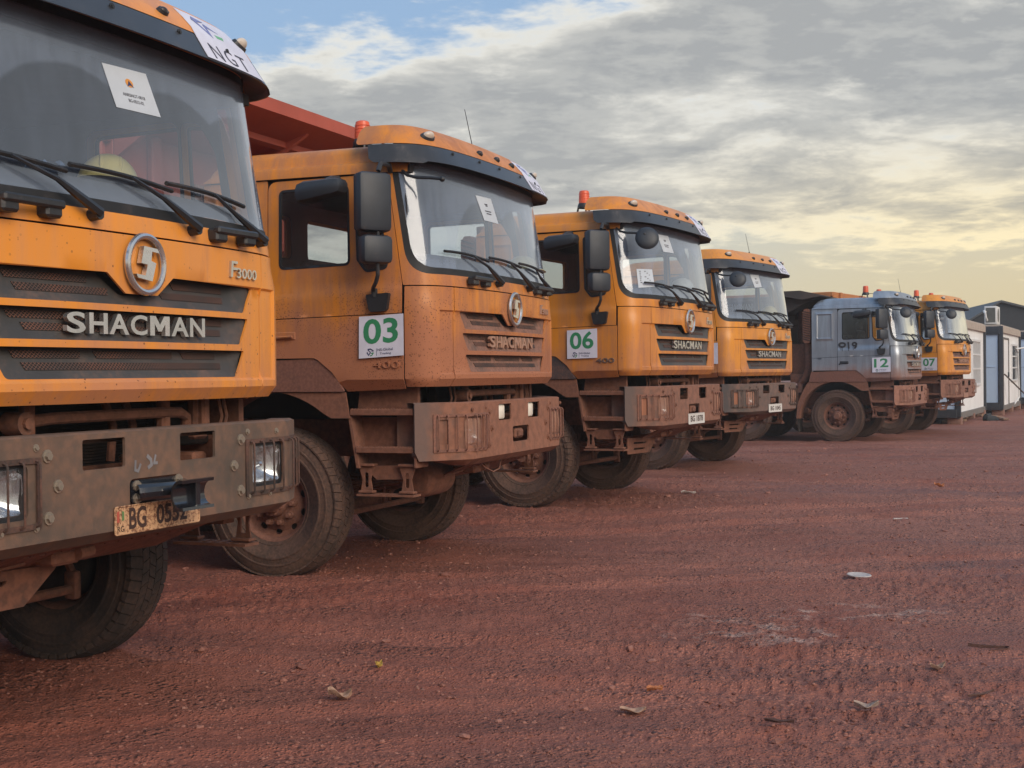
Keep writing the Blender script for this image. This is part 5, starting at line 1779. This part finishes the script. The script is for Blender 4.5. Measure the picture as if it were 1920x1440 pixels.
        # the letters face outwards, so they run the other way seen from inside
    # --- bumper
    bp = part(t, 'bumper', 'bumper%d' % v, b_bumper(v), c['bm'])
    for p_, r_ in b_bolts(v):
        part(bp, 'bolt', 'bolt%.3f' % r_, lambda mb: mb.hexbolt((0, 0, 0), (0, 1, 0), r_, r_), M_BOLT if i == 0 else c['bm'], loc=(-p_[0], p_[1], p_[2]))
    for sg in (-1, 1):
        hl = part(t, 'headlamp', 'hrim%d%d' % (v, sg), b_headrim(v, sg), M_BLACK if i == 0 else M_GUARDDUST)
        part(hl, 'lamp_reflector', 'href%d%d' % (v, sg), b_headlamp(v, sg), M_REFLECT)
        part(hl, 'lamp_glass', 'hgl%d%d' % (v, sg), b_headglass(v, sg), c['lamp'])
        part(t, 'lamp_guard', 'guard%d%d' % (v, sg), b_guard(v, sg), M_GUARDROD if i in (0, 3) else M_GUARDDUST)
    if v == 2:
        for sg in (-1, 1):
            part(t, 'indicator_lamp', 'indi%d' % sg, lambda mb: panel(mb, [(sg * a_, b_) for a_, b_ in ((1.08, .915), (1.155, .915), (1.155, 1.09), (1.08, 1.09))], [], lambda s, z, q: BUMP[2][0](s, z, q - .014), .01, .08), M_INDI if i in (2, 3) else c['bm'])
    if i == 1:
        part(t, 'loose_wire', 'wire1', lambda mb: mb.tube([(-.42, -.30, .77), (-.36, -.27, .72), (-.26, -.25, .685), (-.14, -.25, .70), (-.06, -.27, .76), (-.03, -.30, .80)], .005, 5), M_GUARDDUST)
        part(t, 'air_tank', 'tank1', lambda mb: mb.lathe([(.001, -.36), (.09, -.35), (.125, -.31), (.13, -.27), (.13, .0), (.125, .04), (.09, .08), (.001, .09)], (-.42, -.62, .66), (1, 0, 0), 20, capends=False), M_STEELD)
    if c.get('fog'):
        for x in (-.335, .255):
            part(t, 'fog_lamp', 'fog%.1f' % x, b_foglamp(x), M_FOG)
    if i == 0:
        hk = part(t, 'tow_hook', 'hook', b_towhook, M_HOOK)
        for x, z in ((-.115, .978), (-.115, .928), (.15, .985)):
            part(hk, 'bolt', 'hookb', lambda mb: mb.hexbolt((0, 0, 0), (0, 1, 0), .015, .018), M_BOLT, loc=(-x, -.136, z))
        pl = part(t, 'licence_plate', 'plate0', b_plate(-.25, .29, .798, .905), M_PLATER)
        fp = FRONT(-.1325)
        part(pl, 'plate_characters', 'platet0', lambda mb: (put_text(mb, 'BG', fp, -.165, .812, .085, .105, .001, .02), put_text(mb, '0552', fp, .005, .815, .078, .20, .001, .02), put_text(mb, 'RG', fp, -.235, .808, .022, .038, .001, .0)), M_PLINK)
        part(pl, 'plate_flag', 'platef0', lambda mb: flat_poly(mb, [(-.238, .845), (-.224, .845), (-.224, .89), (-.238, .885)], fp, .001), simple('flag_red', (.45, .09, .06)))
        part(pl, 'plate_flag', 'platef1', lambda mb: flat_poly(mb, [(-.208, .85), (-.196, .852), (-.196, .885), (-.208, .888)], fp, .001), simple('flag_green', (.12, .22, .08)))
        part(t, 'rubbed_mark', 'mark0', lambda mb: (stroke(mb, [(-.115, 1.075), (-.118, 1.04), (-.10, 1.035), (-.085, 1.06)], .012, FRONT(-.1395)), stroke(mb, [(-.04, 1.09), (-.02, 1.075), (-.015, 1.055), (-.035, 1.045)], .016, FRONT(-.1395)), stroke(mb, [(.01, 1.09), (.0, 1.06), (.02, 1.06)], .012, FRONT(-.1395))), M_MARK)
    else:
        part(t, 'tow_pin_box', 'towbox', b_towbox, M_STEELD)
    if 'plate' in c:
        (x0, x1, z0, z1), tx, pm = c['plate']
        pl = part(t, 'licence_plate', 'plate%d' % i, b_plate(x0, x1, z0, z1), pm)
        if tx:
            fp = FRONT(-.1325)
            part(pl, 'plate_characters', 'platet%d' % i, lambda mb: put_text(mb, tx, fp, x0 + .07, z0 + .022, .062, x1 - x0 - .12, .001, .02), M_PLINK)
    # --- under and behind the cab
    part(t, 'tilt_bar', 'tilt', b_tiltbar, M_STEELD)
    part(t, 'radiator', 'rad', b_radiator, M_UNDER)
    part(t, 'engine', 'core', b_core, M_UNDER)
    part(t, 'chassis', 'chassis', b_chassis, M_STEELD)
    part(t, 'skid_plate', 'skid', b_skid, M_STEELD)
    if i != 1:
        part(t, 'stone_guard', 'sguard', b_stoneguard, M_STEELD)
    for k, y in enumerate((-1.54, -3.42)):
        part(t, 'front_axle', 'axle%d' % k, b_axle(y), M_STEELD, loc=(0, .08 if i == 0 and k == 0 else 0, WHEEL_DZ[i] - .04))
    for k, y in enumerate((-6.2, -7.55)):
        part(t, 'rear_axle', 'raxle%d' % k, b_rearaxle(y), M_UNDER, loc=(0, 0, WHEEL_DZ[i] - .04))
    for y in (-1.54, -3.42, -6.2, -7.55):
        for sg in (-1, 1):
            for xo in ((1.03,) if y > -5 else (1.03, .70)):
                w_ = part(t, 'wheel', 'tyre%d' % (i == 1), b_tyre_set(i == 1), c['ty'], loc=(-sg * xo, y + (.08 if i == 0 and y > -2 else 0), WCZ * .93 + WHEEL_DZ[i]))
                w_.scale = (.93, .93, .93)
                w_.rotation_euler = (0, 0, 0 if sg < 0 else math.pi)
                if xo > 1:
                    part(w_, 'rim', 'rim', b_rim, M_RIM)
                    part(w_, 'hub', 'hub', b_hub, M_RIM)
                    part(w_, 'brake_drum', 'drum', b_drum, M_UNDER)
    part(t, 'cab_lining', 'lining', b_lining, M_LINING)
    part(t, 'dashboard', 'dash', b_dash, M_LINING)
    part(t, 'steering_wheel', 'stw', b_wheelst, M_BLACK)
    for x in (-.62, .62):
        part(t, 'seat', 'seat%.1f' % x, b_seat(x), M_SEAT)
    for x in (-.668, .668):
        be = part(t, 'beacon', 'beab%.1f' % x, b_beaconbase(x), M_BLACK)
        part(be, 'beacon_lens', 'beal%.1f' % x, b_beaconlens(x), M_BEACON)
    if c.get('ant'):
        part(t, 'antenna', 'ant', b_antenna, M_BLACK)
    it = part(t, 'air_intake', 'intake', b_intake, M_STEELD)
    part(it, 'intake_louvres', 'louv', b_louvre, M_UNDER)
    part(t, 'lift_cylinder', 'lift', b_cylinder, M_STEELD)
    part(t, 'hydraulic_tank', 'tank', b_backtank, M_STEELD)
    bd = part(t, 'dump_body', 'body%.2f' % c['bodytop'], b_body(c['bodytop']), c['body'])
    if c['canopy'] == 2:
        part(bd, 'canopy', 'can2', b_canopy2, c['body'])
    elif c['canopy'] == 5:
        part(bd, 'canopy', 'can5', b_canopy5, c['body'])
    return t

TRUCKS = [make_truck(i) for i in range(6)]

def in_truck(i, p):
    X, Y, b, dz = TR[i]
    br = rad(b)
    return (X + p[0] * math.sin(br) + p[1] * math.cos(br), Y + p[0] * math.cos(br) - p[1] * math.sin(br), p[2] + dz)

# ================================================================== things lying in the cabs
def b_hat(mb):
    o = len(mb.v)
    mb.sphere((0, 0, 0), (.115, .14, .125), 24, 9, 0.0)
    for x in (-.035, 0, .035):
        mb.tube([(x, .132 * math.cos(a), .117 * math.sin(a) * (1 - 30 * x * x)) for a in np.linspace(.35, math.pi - .35, 14)], [.003] + [.008] * 12 + [.003], 6)
    mb.lathe([(.118, .012), (.14, .002), (.146, -.004), (.135, -.006), (.112, -.002)], (0, 0, 0), (0, 0, 1), 24, capends=False)
    mb.tf(lambda p: (p[0], p[1] * (1.12 if abs(p[2]) < .013 else 1.0) + (.03 if (p[2] < .004 and p[1] > .08) else 0), p[2]), o)
for i, p, col, lab, rz in ((0, (.185, -.50, 2.265), (0.62, 0.50, 0.16), 'yellow hard hat on the dashboard of the nearest truck', 200),
                           (1, (.93, -.46, 2.25), (0.60, 0.52, 0.22), 'pale yellow hard hat behind the windshield of truck 03', 220),
                           (2, (.58, -.46, 2.265), (0.66, 0.66, 0.62), 'white hard hat behind the windshield of truck 06', 210),
                           (3, (.66, -.46, 2.25), (0.60, 0.48, 0.16), 'yellow hard hat behind the windshield of the fourth truck', 190)):
    hat = part(None, 'hard_hat', 'hat', b_hat, simple('hard_hat_shell_%d' % i, col, 0.35, dust=0.1, dustc=(.4, .3, .2), coat=.2))
    hat.location = in_truck(i, (p[0], p[1], p[2] - .06))
    hat.rotation_euler = (rad(6), rad(-5), rad(rz))
    hat.scale = (1.12, 1.12, 1.12)
    tag(hat, lab, 'hard hat', 'hard hats on the dashboards')
def b_rag(mb):
    n, m = 16, 9
    vs = []
    for i in range(n):
        for j in range(m):
            u, v = i / (n - 1) - .5, j / (m - 1) - .5
            vs.append((u * .40 + .02 * math.sin(v * 9), v * .14, .012 + .018 * math.sin(u * 31 + v * 7) * math.cos(v * 17) + .02 * (.5 - abs(v))))
    mb.add(vs, [[i * m + j, i * m + j + 1, (i + 1) * m + j + 1, (i + 1) * m + j] for i in range(n - 1) for j in range(m - 1)])
rag = part(None, 'cloth', 'rag', b_rag, simple('blue_rag', (.10, .16, .28), .9))
rag.location = in_truck(0, (-.25, -.46, 2.20)); rag.rotation_euler = (0, 0, rad(-68))
tag(rag, 'crumpled blue cloth on the dashboard left of the yellow hard hat', 'cloth')

# ================================================================== SITE CABINS AND SHED BEHIND
M_CABW = simple('cabin_white_panel', (0.82, 0.82, 0.82), 0.5, dust=0.04, dustc=(.4, .33, .3), scale=1.0, var=.06)
M_CABB = simple('cabin_blue_panel', (0.48, 0.61, 0.78), 0.5, dust=0.02, dustc=(.4, .4, .42), scale=1.0, var=.05)
M_CABF = simple('cabin_dark_frame', (0.03, 0.035, 0.045), 0.5, dust=0.15)
M_CABT = simple('cabin_pale_fascia', (0.42, 0.35, 0.29), 0.6, dust=0.2)
M_CABS = simple('cabin_skirt', (0.16, 0.15, 0.14), 0.7, dust=0.3)
M_WINF = simple('window_white_frame', (0.68, 0.68, 0.68), 0.4, var=.05)
M_PANE = simple('cabin_window_pane', (0.07, 0.075, 0.08), 0.12, var=.2)
M_SHED = simple('shed_dark_sheet', (0.018, 0.021, 0.026), 0.7, var=.2)
M_SHEDR = simple('shed_roof_grey', (0.06, 0.065, 0.07), 0.6, var=.2)
M_TIMBER = simple('weathered_timber', (0.23, 0.15, 0.10), 0.85, dust=.4, bump=.3)
M_BLOCK = simple('support_block', (0.22, 0.12, 0.09), 0.9, dust=.4)
M_ACW = simple('air_conditioner_white', (0.66, 0.66, 0.65), 0.45, var=.05)
M_ACG = simple('air_conditioner_grille', (0.10, 0.10, 0.09), 0.6)
M_POLE = simple('dark_steel_pole', (0.06, 0.05, 0.045), 0.6, dust=.3)

CD = Vector((.42, .9075, 0)).normalized()       # direction of the cabins' long fronts
CB = Vector((-CD.y, CD.x, 0))                    # towards their backs
def cabin(corner, L, D, label, blue, win, door=None):
    """near corner on the ground, long front along CD, depth D; local x along the front, y to the back"""
    e = empty('site_cabin', (corner[0], corner[1], 0.0), math.atan2(CD.y, CD.x))
    tag(e, label, 'cabin', 'site cabins beyond the trucks')
    z0, z1 = .17, 2.66
    def pt(name, fn, mat, par=None):
        mb = MB(); fn(mb)
        o = bpy.data.objects.new(name, mb.mesh(name, flip=False)); o.data.materials.append(mat)
        return link(o, par or e)
    pt('front_wall', lambda mb: mb.box((L / 2, .05, (z0 + z1) / 2), (L - .16, .06, z1 - z0 - .1), .005), M_CABW)
    sw = pt('side_wall', lambda mb: (mb.box((.05, D / 2, (z0 + z1) / 2), (.06, D - .2, z1 - z0 - .1), .005), mb.box((.012, D / 2, 1.45), (.02, D - .3, .02)), mb.box((.012, D * .3, 1.4), (.016, .012, 2.2))), blue)
    pt('back_wall', lambda mb: (mb.box((L / 2, D - .05, (z0 + z1) / 2), (L - .16, .06, z1 - z0 - .1), .005), mb.box((L - .05, D / 2, (z0 + z1) / 2), (.06, D - .2, z1 - z0 - .1), .005)), M_CABW)
    pt('roof', lambda mb: mb.box((L / 2, D / 2, z1 + .01), (L + .02, D + .02, .06), .01), M_CABT)
    pt('fascia', lambda mb: mb.box((L / 2, .0, z1 - .10), (L, .10, .20), .008), M_CABT)
    for x, y in ((.04, .02), (L - .04, .02), (.04, D - .04), (L - .04, D - .04)):
        pt('corner_post', lambda mb: mb.box((x - (.012 if x < 1 else -.012), y - .012, (z0 + z1) / 2), (.11, .12, z1 - z0), .01), M_CABF)
    pt('top_rail', lambda mb: mb.box((-.006, D / 2, z1 - .13), (.08, D - .1, .24), .008), M_CABF)
    pt('bottom_rail', lambda mb: mb.box((-.006, D / 2, z0 + .10), (.08, D - .1, .22), .008), M_CABF)
    pt('skirt', lambda mb: mb.box((L / 2, .01, z0 + .04), (L - .1, .08, .16), .008), M_CABS)
    for x in (.25, L / 2, L - .3):
        for y in (.12, D - .2):
            pt('support_block', lambda mb: mb.box((x, y, .06), (.38, .34, .26), .02), M_BLOCK)
    for (x0, x1, za, zb, nb) in win:
        fr = pt('window', lambda mb: (mb.box(((x0 + x1) / 2, .0, zb), (x1 - x0 + .12, .07, .07), .006), mb.box(((x0 + x1) / 2, .0, za), (x1 - x0 + .12, .07, .07), .006),
                                      mb.box((x0 - .02, .0, (za + zb) / 2), (.07, .07, zb - za), .006), mb.box((x1 + .02, .0, (za + zb) / 2), (.07, .07, zb - za), .006),
                                      mb.box(((x0 + x1) / 2, .0, za + (zb - za) * .36), (x1 - x0, .05, .04)), mb.box(((x0 + x1) / 2, .0, za + (zb - za) * .68), (x1 - x0, .05, .04))), M_WINF)
        pt('pane', lambda mb: mb.box(((x0 + x1) / 2, .012, (za + zb) / 2), (x1 - x0, .01, zb - za)), M_PANE, fr)
        for k in range(nb):
            x = x0 + (x1 - x0) * (k + .5) / nb
            pt('window_bar', lambda mb: mb.box((x, -.012, (za + zb) / 2), (.028, .02, zb - za - .06)), M_WINF, fr)
    if door:
        d = pt('door', lambda mb: (mb.box(((door[0] + door[1]) / 2, .012, 1.27), (door[1] - door[0], .035, 2.02), .006),), M_CABW)
        pt('door_frame', lambda mb: (mb.box((door[0] - .02, .0, 1.27), (.05, .07, 2.1), .004), mb.box((door[1] + .02, .0, 1.27), (.05, .07, 2.1), .004), mb.box(((door[0] + door[1]) / 2, .0, 2.31), (door[1] - door[0], .07, .05), .004)), M_CABS, d)
        pt('door_handle', lambda mb: (mb.box((door[1] - .10, -.02, 1.20), (.10, .06, .16), .02),), M_BLACK, d)
    return e

c1 = (13.87 - CD.x * 6.2, 40.0 - CD.y * 6.2)
cabin(c1, 6.2, 2.5, 'white site cabin with a barred window just right of the farthest truck', M_CABB, [(3.0, 4.9, .95, 2.18, 9)], None)
cabin((14.55, 40.5), 6.6, 2.6, 'white site cabin with a pale blue side wall and an air conditioner on top', M_CABB, [(3.4, 5.4, 1.0, 2.15, 0)], (.45, 2.2))
cabin((17.95, 47.2), 6.2, 2.6, 'site cabin at the right edge showing its pale blue side wall', M_CABB, [(3.0, 4.6, .95, 2.15, 0)], None)

def thing(name, fn, mat, loc, rz, label, cat, group=None, flip=False):
    mb = MB(); fn(mb)
    o = bpy.data.objects.new(name, mb.mesh(name, flip=flip)); o.data.materials.append(mat)
    o.location = loc; o.rotation_euler = (0, 0, rz)
    link(o)
    return tag(o, label, cat, group)
def sub(parent, name, fn, mat):
    mb = MB(); fn(mb)
    o = bpy.data.objects.new(name, mb.mesh(name, flip=False)); o.data.materials.append(mat)
    return link(o, parent)

acp = Vector((14.55, 40.5, 0)) + CD * .75 + CB * .32
ac = thing('air_conditioner', lambda mb: mb.box((0, 0, .28), (.95, .36, .54), .02), M_ACW, (acp.x, acp.y, 2.72), math.atan2(CD.y, CD.x), 'white air conditioner unit standing on the cabin roof', 'air conditioner')
sub(ac, 'side_grille', lambda mb: mb.box((-.478, 0, .28), (.012, .27, .44), .004), M_ACG)
sub(ac, 'fan_grille', lambda mb: mb.tube([(-.1, -.178, .28), (-.1, -.19, .28)], .20, 24), M_ACG)
sub(ac, 'hose', lambda mb: mb.tube([(-.47, .1, .12), (-.60, .12, .20), (-.62, .14, .34), (-.55, .18, .40), (-.47, .14, .38)], .035, 8), M_ACW)
sub(ac, 'foot', lambda mb: (mb.box((-.3, 0, .01), (.08, .38, .04)), mb.box((.3, 0, .01), (.08, .38, .04))), M_ACW)

pp0 = Vector((14.55, 40.5, 0)) + CD * 3.0 - CB * .95
pp1 = Vector((14.55, 40.5, 0)) + CD * .35 - CB * .06
thing('steel_pole', lambda mb: mb.tube([(pp0.x, pp0.y, .02), (pp1.x, pp1.y, 1.22)], .022, 8), M_POLE, (0, 0, 0), 0, 'dark pole leaning against the white cabin front', 'pole')
dp = Vector((14.55, 40.5, 0)) + CD * 4.6 - CB * .10
thing('drain_pipe', lambda mb: mb.tube([(dp.x + .8, dp.y + .9, 2.12), (dp.x - .1, dp.y - .1, 2.02), (dp.x, dp.y, 1.9), (dp.x + .08, dp.y + .1, .45), (dp.x - .3, dp.y - .4, .2)], .028, 8), M_ACW, (0, 0, 0), 0, 'white pipe running down the cabin front beside its window', 'pipe')

# dark shed with a low gable roof behind the cabins
sh = empty('shed', (19.75, 55.0, 0), rad(-8))
tag(sh, 'dark gabled shed behind the site cabins', 'shed')
sub(sh, 'gable_wall', lambda mb: mb.prism([(-1.7, 0), (6.0, 0), (6.0, 2.4), (.0, 4.02), (-1.7, 3.02)], 'y', 0, .06), M_SHED)
sub(sh, 'roof', lambda mb: (mb.prism([(-1.85, 2.95), (.0, 4.06), (6.2, 2.35), (6.2, 2.43), (.0, 4.14), (-1.85, 3.03)], 'y', -.15, 12.0),), M_SHEDR)
sub(sh, 'side_wall', lambda mb: mb.box((-1.66, 6, 1.5), (.06, 12, 3.0)), M_SHED)
sub(sh, 'ridge_cap', lambda mb: mb.prism([(1.2, 3.80), (2.2, 3.90), (3.2, 3.35), (3.2, 3.28)], 'y', .8, 12), M_SHEDR)

# clutter at the foot of the cabins
cl = Vector((13.87, 40.0, 0)) - CD * 4.1 - CB * .55
thing('black_bundle', lambda mb: (mb.box((0, 0, .14), (.62, .34, .30), .09, Matrix.Rotation(.15, 3, 'Y')), mb.box((.34, .08, .07), (.3, .26, .18), .06), mb.box((-.1, .05, .30), (.30, .22, .12), .05, Matrix.Rotation(-.3, 3, 'X'))), M_SHED, (cl.x, cl.y, -.02), 0.4, 'black plastic bundle on the ground by the first cabin', 'bundle').scale = (.62, .62, .62)
t1 = Vector((13.87, 40.0, 0)) - CD * 3.0 - CB * .7
thing('timber_plank', lambda mb: (mb.box((0, 0, .06), (2.4, .14, .05), .008),), M_TIMBER, (t1.x, t1.y, .0), 1.35, 'timber plank lying on the dirt before the first cabin', 'plank')
t2 = Vector((13.87, 40.0, 0)) - CD * 3.2 - CB * .45
thing('timber_offcut', lambda mb: (mb.box((0, 0, .10), (.9, .16, .08), .01, Matrix.Rotation(.1, 3, 'Y')),), M_TIMBER, (t2.x, t2.y, .0), .6, 'short timber offcut against the foot of the first cabin', 'plank')
t3 = Vector((11.3, 36.2, 0))
plt = thing('timber_pallet', lambda mb: [mb.box((0, y, .03), (1.2, .10, .10), .006) for y in (-.45, 0, .45)], M_TIMBER, (t3.x, t3.y, 0), .7, 'timber pallet on the ground behind the wheels of truck 07', 'pallet')
for k in range(6):
    sub(plt, 'slat', lambda mb: mb.box((-.52 + k * .21, 0, .10), (.12, 1.1, .022), .004), M_TIMBER)

# ================================================================== LITTER ON THE YARD
def gz(x, y): return float(gheight(np.array([x]), np.array([y]))[0])
def leaf_fn(L, Wd, curl, seed):
    r = random.Random(seed)
    def f(mb):
        n, m = 10, 6
        vs = []
        for i in range(n):
            u = i / (n - 1)
            w = Wd * math.sin(math.pi * min(1, u * .92 + .06)) ** .8
            for j in range(m):
                v = j / (m - 1) - .5
                vs.append(((u - .5) * L, v * w * (1 + .2 * math.sin(u * 9 + seed)), .012 + curl * (abs(v) * 1.4 + .3 * math.sin(u * 5 + seed) + .25 * math.sin(v * 13 + u * 7)) + curl * 1.0 * abs(u - .5)))
        o = len(vs)
        vs += [(a, b, c - .002) for a, b, c in vs]
        fs = [[i * m + j, i * m + j + 1, (i + 1) * m + j + 1, (i + 1) * m + j] for i in range(n - 1) for j in range(m - 1)]
        fs += [[q + o for q in f_[::-1]] for f_ in fs]
        rim = [j for j in range(m)] + [i * m + m - 1 for i in range(1, n)] + [(n - 1) * m + j for j in range(m - 2, -1, -1)] + [i * m for i in range(n - 2, 0, -1)]
        fs += [[rim[k], rim[(k + 1) % len(rim)], o + rim[(k + 1) % len(rim)], o + rim[k]] for k in range(len(rim))]
        mb.add(vs, fs)
    return f
L_TAN = simple('dry_leaf_tan', (.36, .22, .15), .8, var=.3, scale=40)
L_YEL = simple('dry_leaf_yellow', (.50, .34, .07), .7, var=.25, scale=60)
L_ORG = simple('dry_leaf_orange', (.42, .15, .06), .8, var=.25, scale=60)
L_GRY = simple('dry_leaf_grey', (.36, .27, .22), .8, var=.3, scale=40)
L_DRK = simple('dark_bark', (.10, .05, .04), .85, var=.3, scale=40)
L_WHT = simple('white_scrap', (.46, .41, .38), .6, var=.15, scale=40)
for nm, x, y, L, Wd, cu, sd, mt, rz, lab, cat in (
    ('dry_leaf', -.77, 5.98, .105, .080, .030, 1, L_TAN, .3, 'crumpled tan leaf on the dirt in the lower left foreground', 'leaf'),
    ('dry_leaf', -.66, 6.60, .040, .036, .020, 2, L_YEL, .8, 'small yellow leaf on the dirt above the tan leaf', 'leaf'),
    ('dry_leaf', 1.45, 5.62, .100, .060, .022, 3, L_GRY, -.3, 'greyish curled leaf on the dirt at the lower right', 'leaf'),
    ('bark_strip', 1.04, 5.36, .120, .030, .012, 4, L_DRK, -.5, 'dark strip of bark on the dirt near the bottom edge', 'bark'),
    ('dry_leaf', .63, 6.14, .075, .055, .020, 5, L_ORG, .2, 'orange dry leaf on the dirt at the bottom centre', 'leaf'),
    ('paper_scrap', 1.90, 14.75, .16, .06, .020, 6, L_WHT, .1, 'small white scrap on the dirt in front of truck 06', 'litter'),
    ('dry_leaf', 4.98, 15.9, .14, .08, .03, 7, L_ORG, .4, 'brown leaf far out on the right of the dirt yard', 'leaf'),
    ('dry_leaf', .49, 5.66, .11, .07, .012, 8, L_TAN, .1, 'flat tan leaf pressed in the dirt below the orange leaf', 'leaf'),
    ('dirt_clod', 2.0, 6.43, .075, .05, .020, 9, L_TAN, .2, 'small pale clod on the dirt below the black strap', 'clod'),
    ('dark_twig', 2.04, 5.95, .16, .022, .010, 10, L_DRK, .5, 'dark twig on the dirt below the strap at the right edge', 'twig')):
    thing(nm, leaf_fn(L, Wd, cu, sd), mt, (x, y, gz(x, y)), rz, lab, cat)
lid = thing('flat_lid', lambda mb: mb.lathe([(.001, .004), (.060, .004), (.066, .007), (.078, .008), (.082, .004), (.078, .0), (.001, .0)], (0, 0, 0), (0, 0, 1), 28), L_WHT, (2.33, 9.19, gz(2.33, 9.19) + .024), 0, 'round white lid lying flat on the dirt', 'lid')
lid.rotation_euler = (rad(3), rad(2), 0)
thing('white_stick', lambda mb: mb.box((0, 0, .012), (.18, .022, .012), .004), L_WHT, (3.58, 12.52, gz(3.58, 12.52) + .004), .05, 'thin white stick on the dirt in the right middle', 'stick')
def b_strap(mb):
    c_ = [(-.17, .02, .030), (-.08, .0, .022), (.02, -.01, .016), (.075, -.02, .016), (.092, -.045, .018), (.07, -.065, .014), (.0, -.075, .010), (-.07, -.085, .008)]
    c_ = [(x * .72, y * .9, z * .8) for x, y, z in c_]
    A = [(x, y, z + .008) for x, y, z in c_]; B = [(x, y + .004, z - .010) for x, y, z in c_]
    mb.strip(A, B)
    A2 = [(x, y - .004, z) for x, y, z in A]; B2 = [(x, y - .004, z) for x, y, z in B]
    mb.strip(A2, B2); mb.strip(A, A2); mb.strip(B, B2)
thing('rubber_strap', b_strap, L_DRK, (2.42, 6.88, gz(2.42, 6.88) - .006), .05, 'bent black rubber strap on the dirt at the right edge', 'strap')

# ================================================================== AIR: thin dust haze, added over the yard to lift the shadows
hz_m, hz_nt, hz_out = newmat('dust_haze')
hz_v = nd(hz_nt, 'ShaderNodeVolumePrincipled', {'Color': (0.96, 0.94, 0.92, 1), 'Density': 0.0016, 'Anisotropy': 0.2})
hz_nt.links.new(hz_v.outputs[0], hz_out.inputs['Volume'])
hmb = MB()
hmb.box((0, 0, 2.5), (1500, 1500, 7.0))
hz = bpy.data.objects.new('haze', hmb.mesh('haze', flip=False))
hz.data.materials.append(hz_m)
link(hz)
tag(hz, 'thin dusty haze added over the yard to lift the shadows', 'haze', kind='stuff')
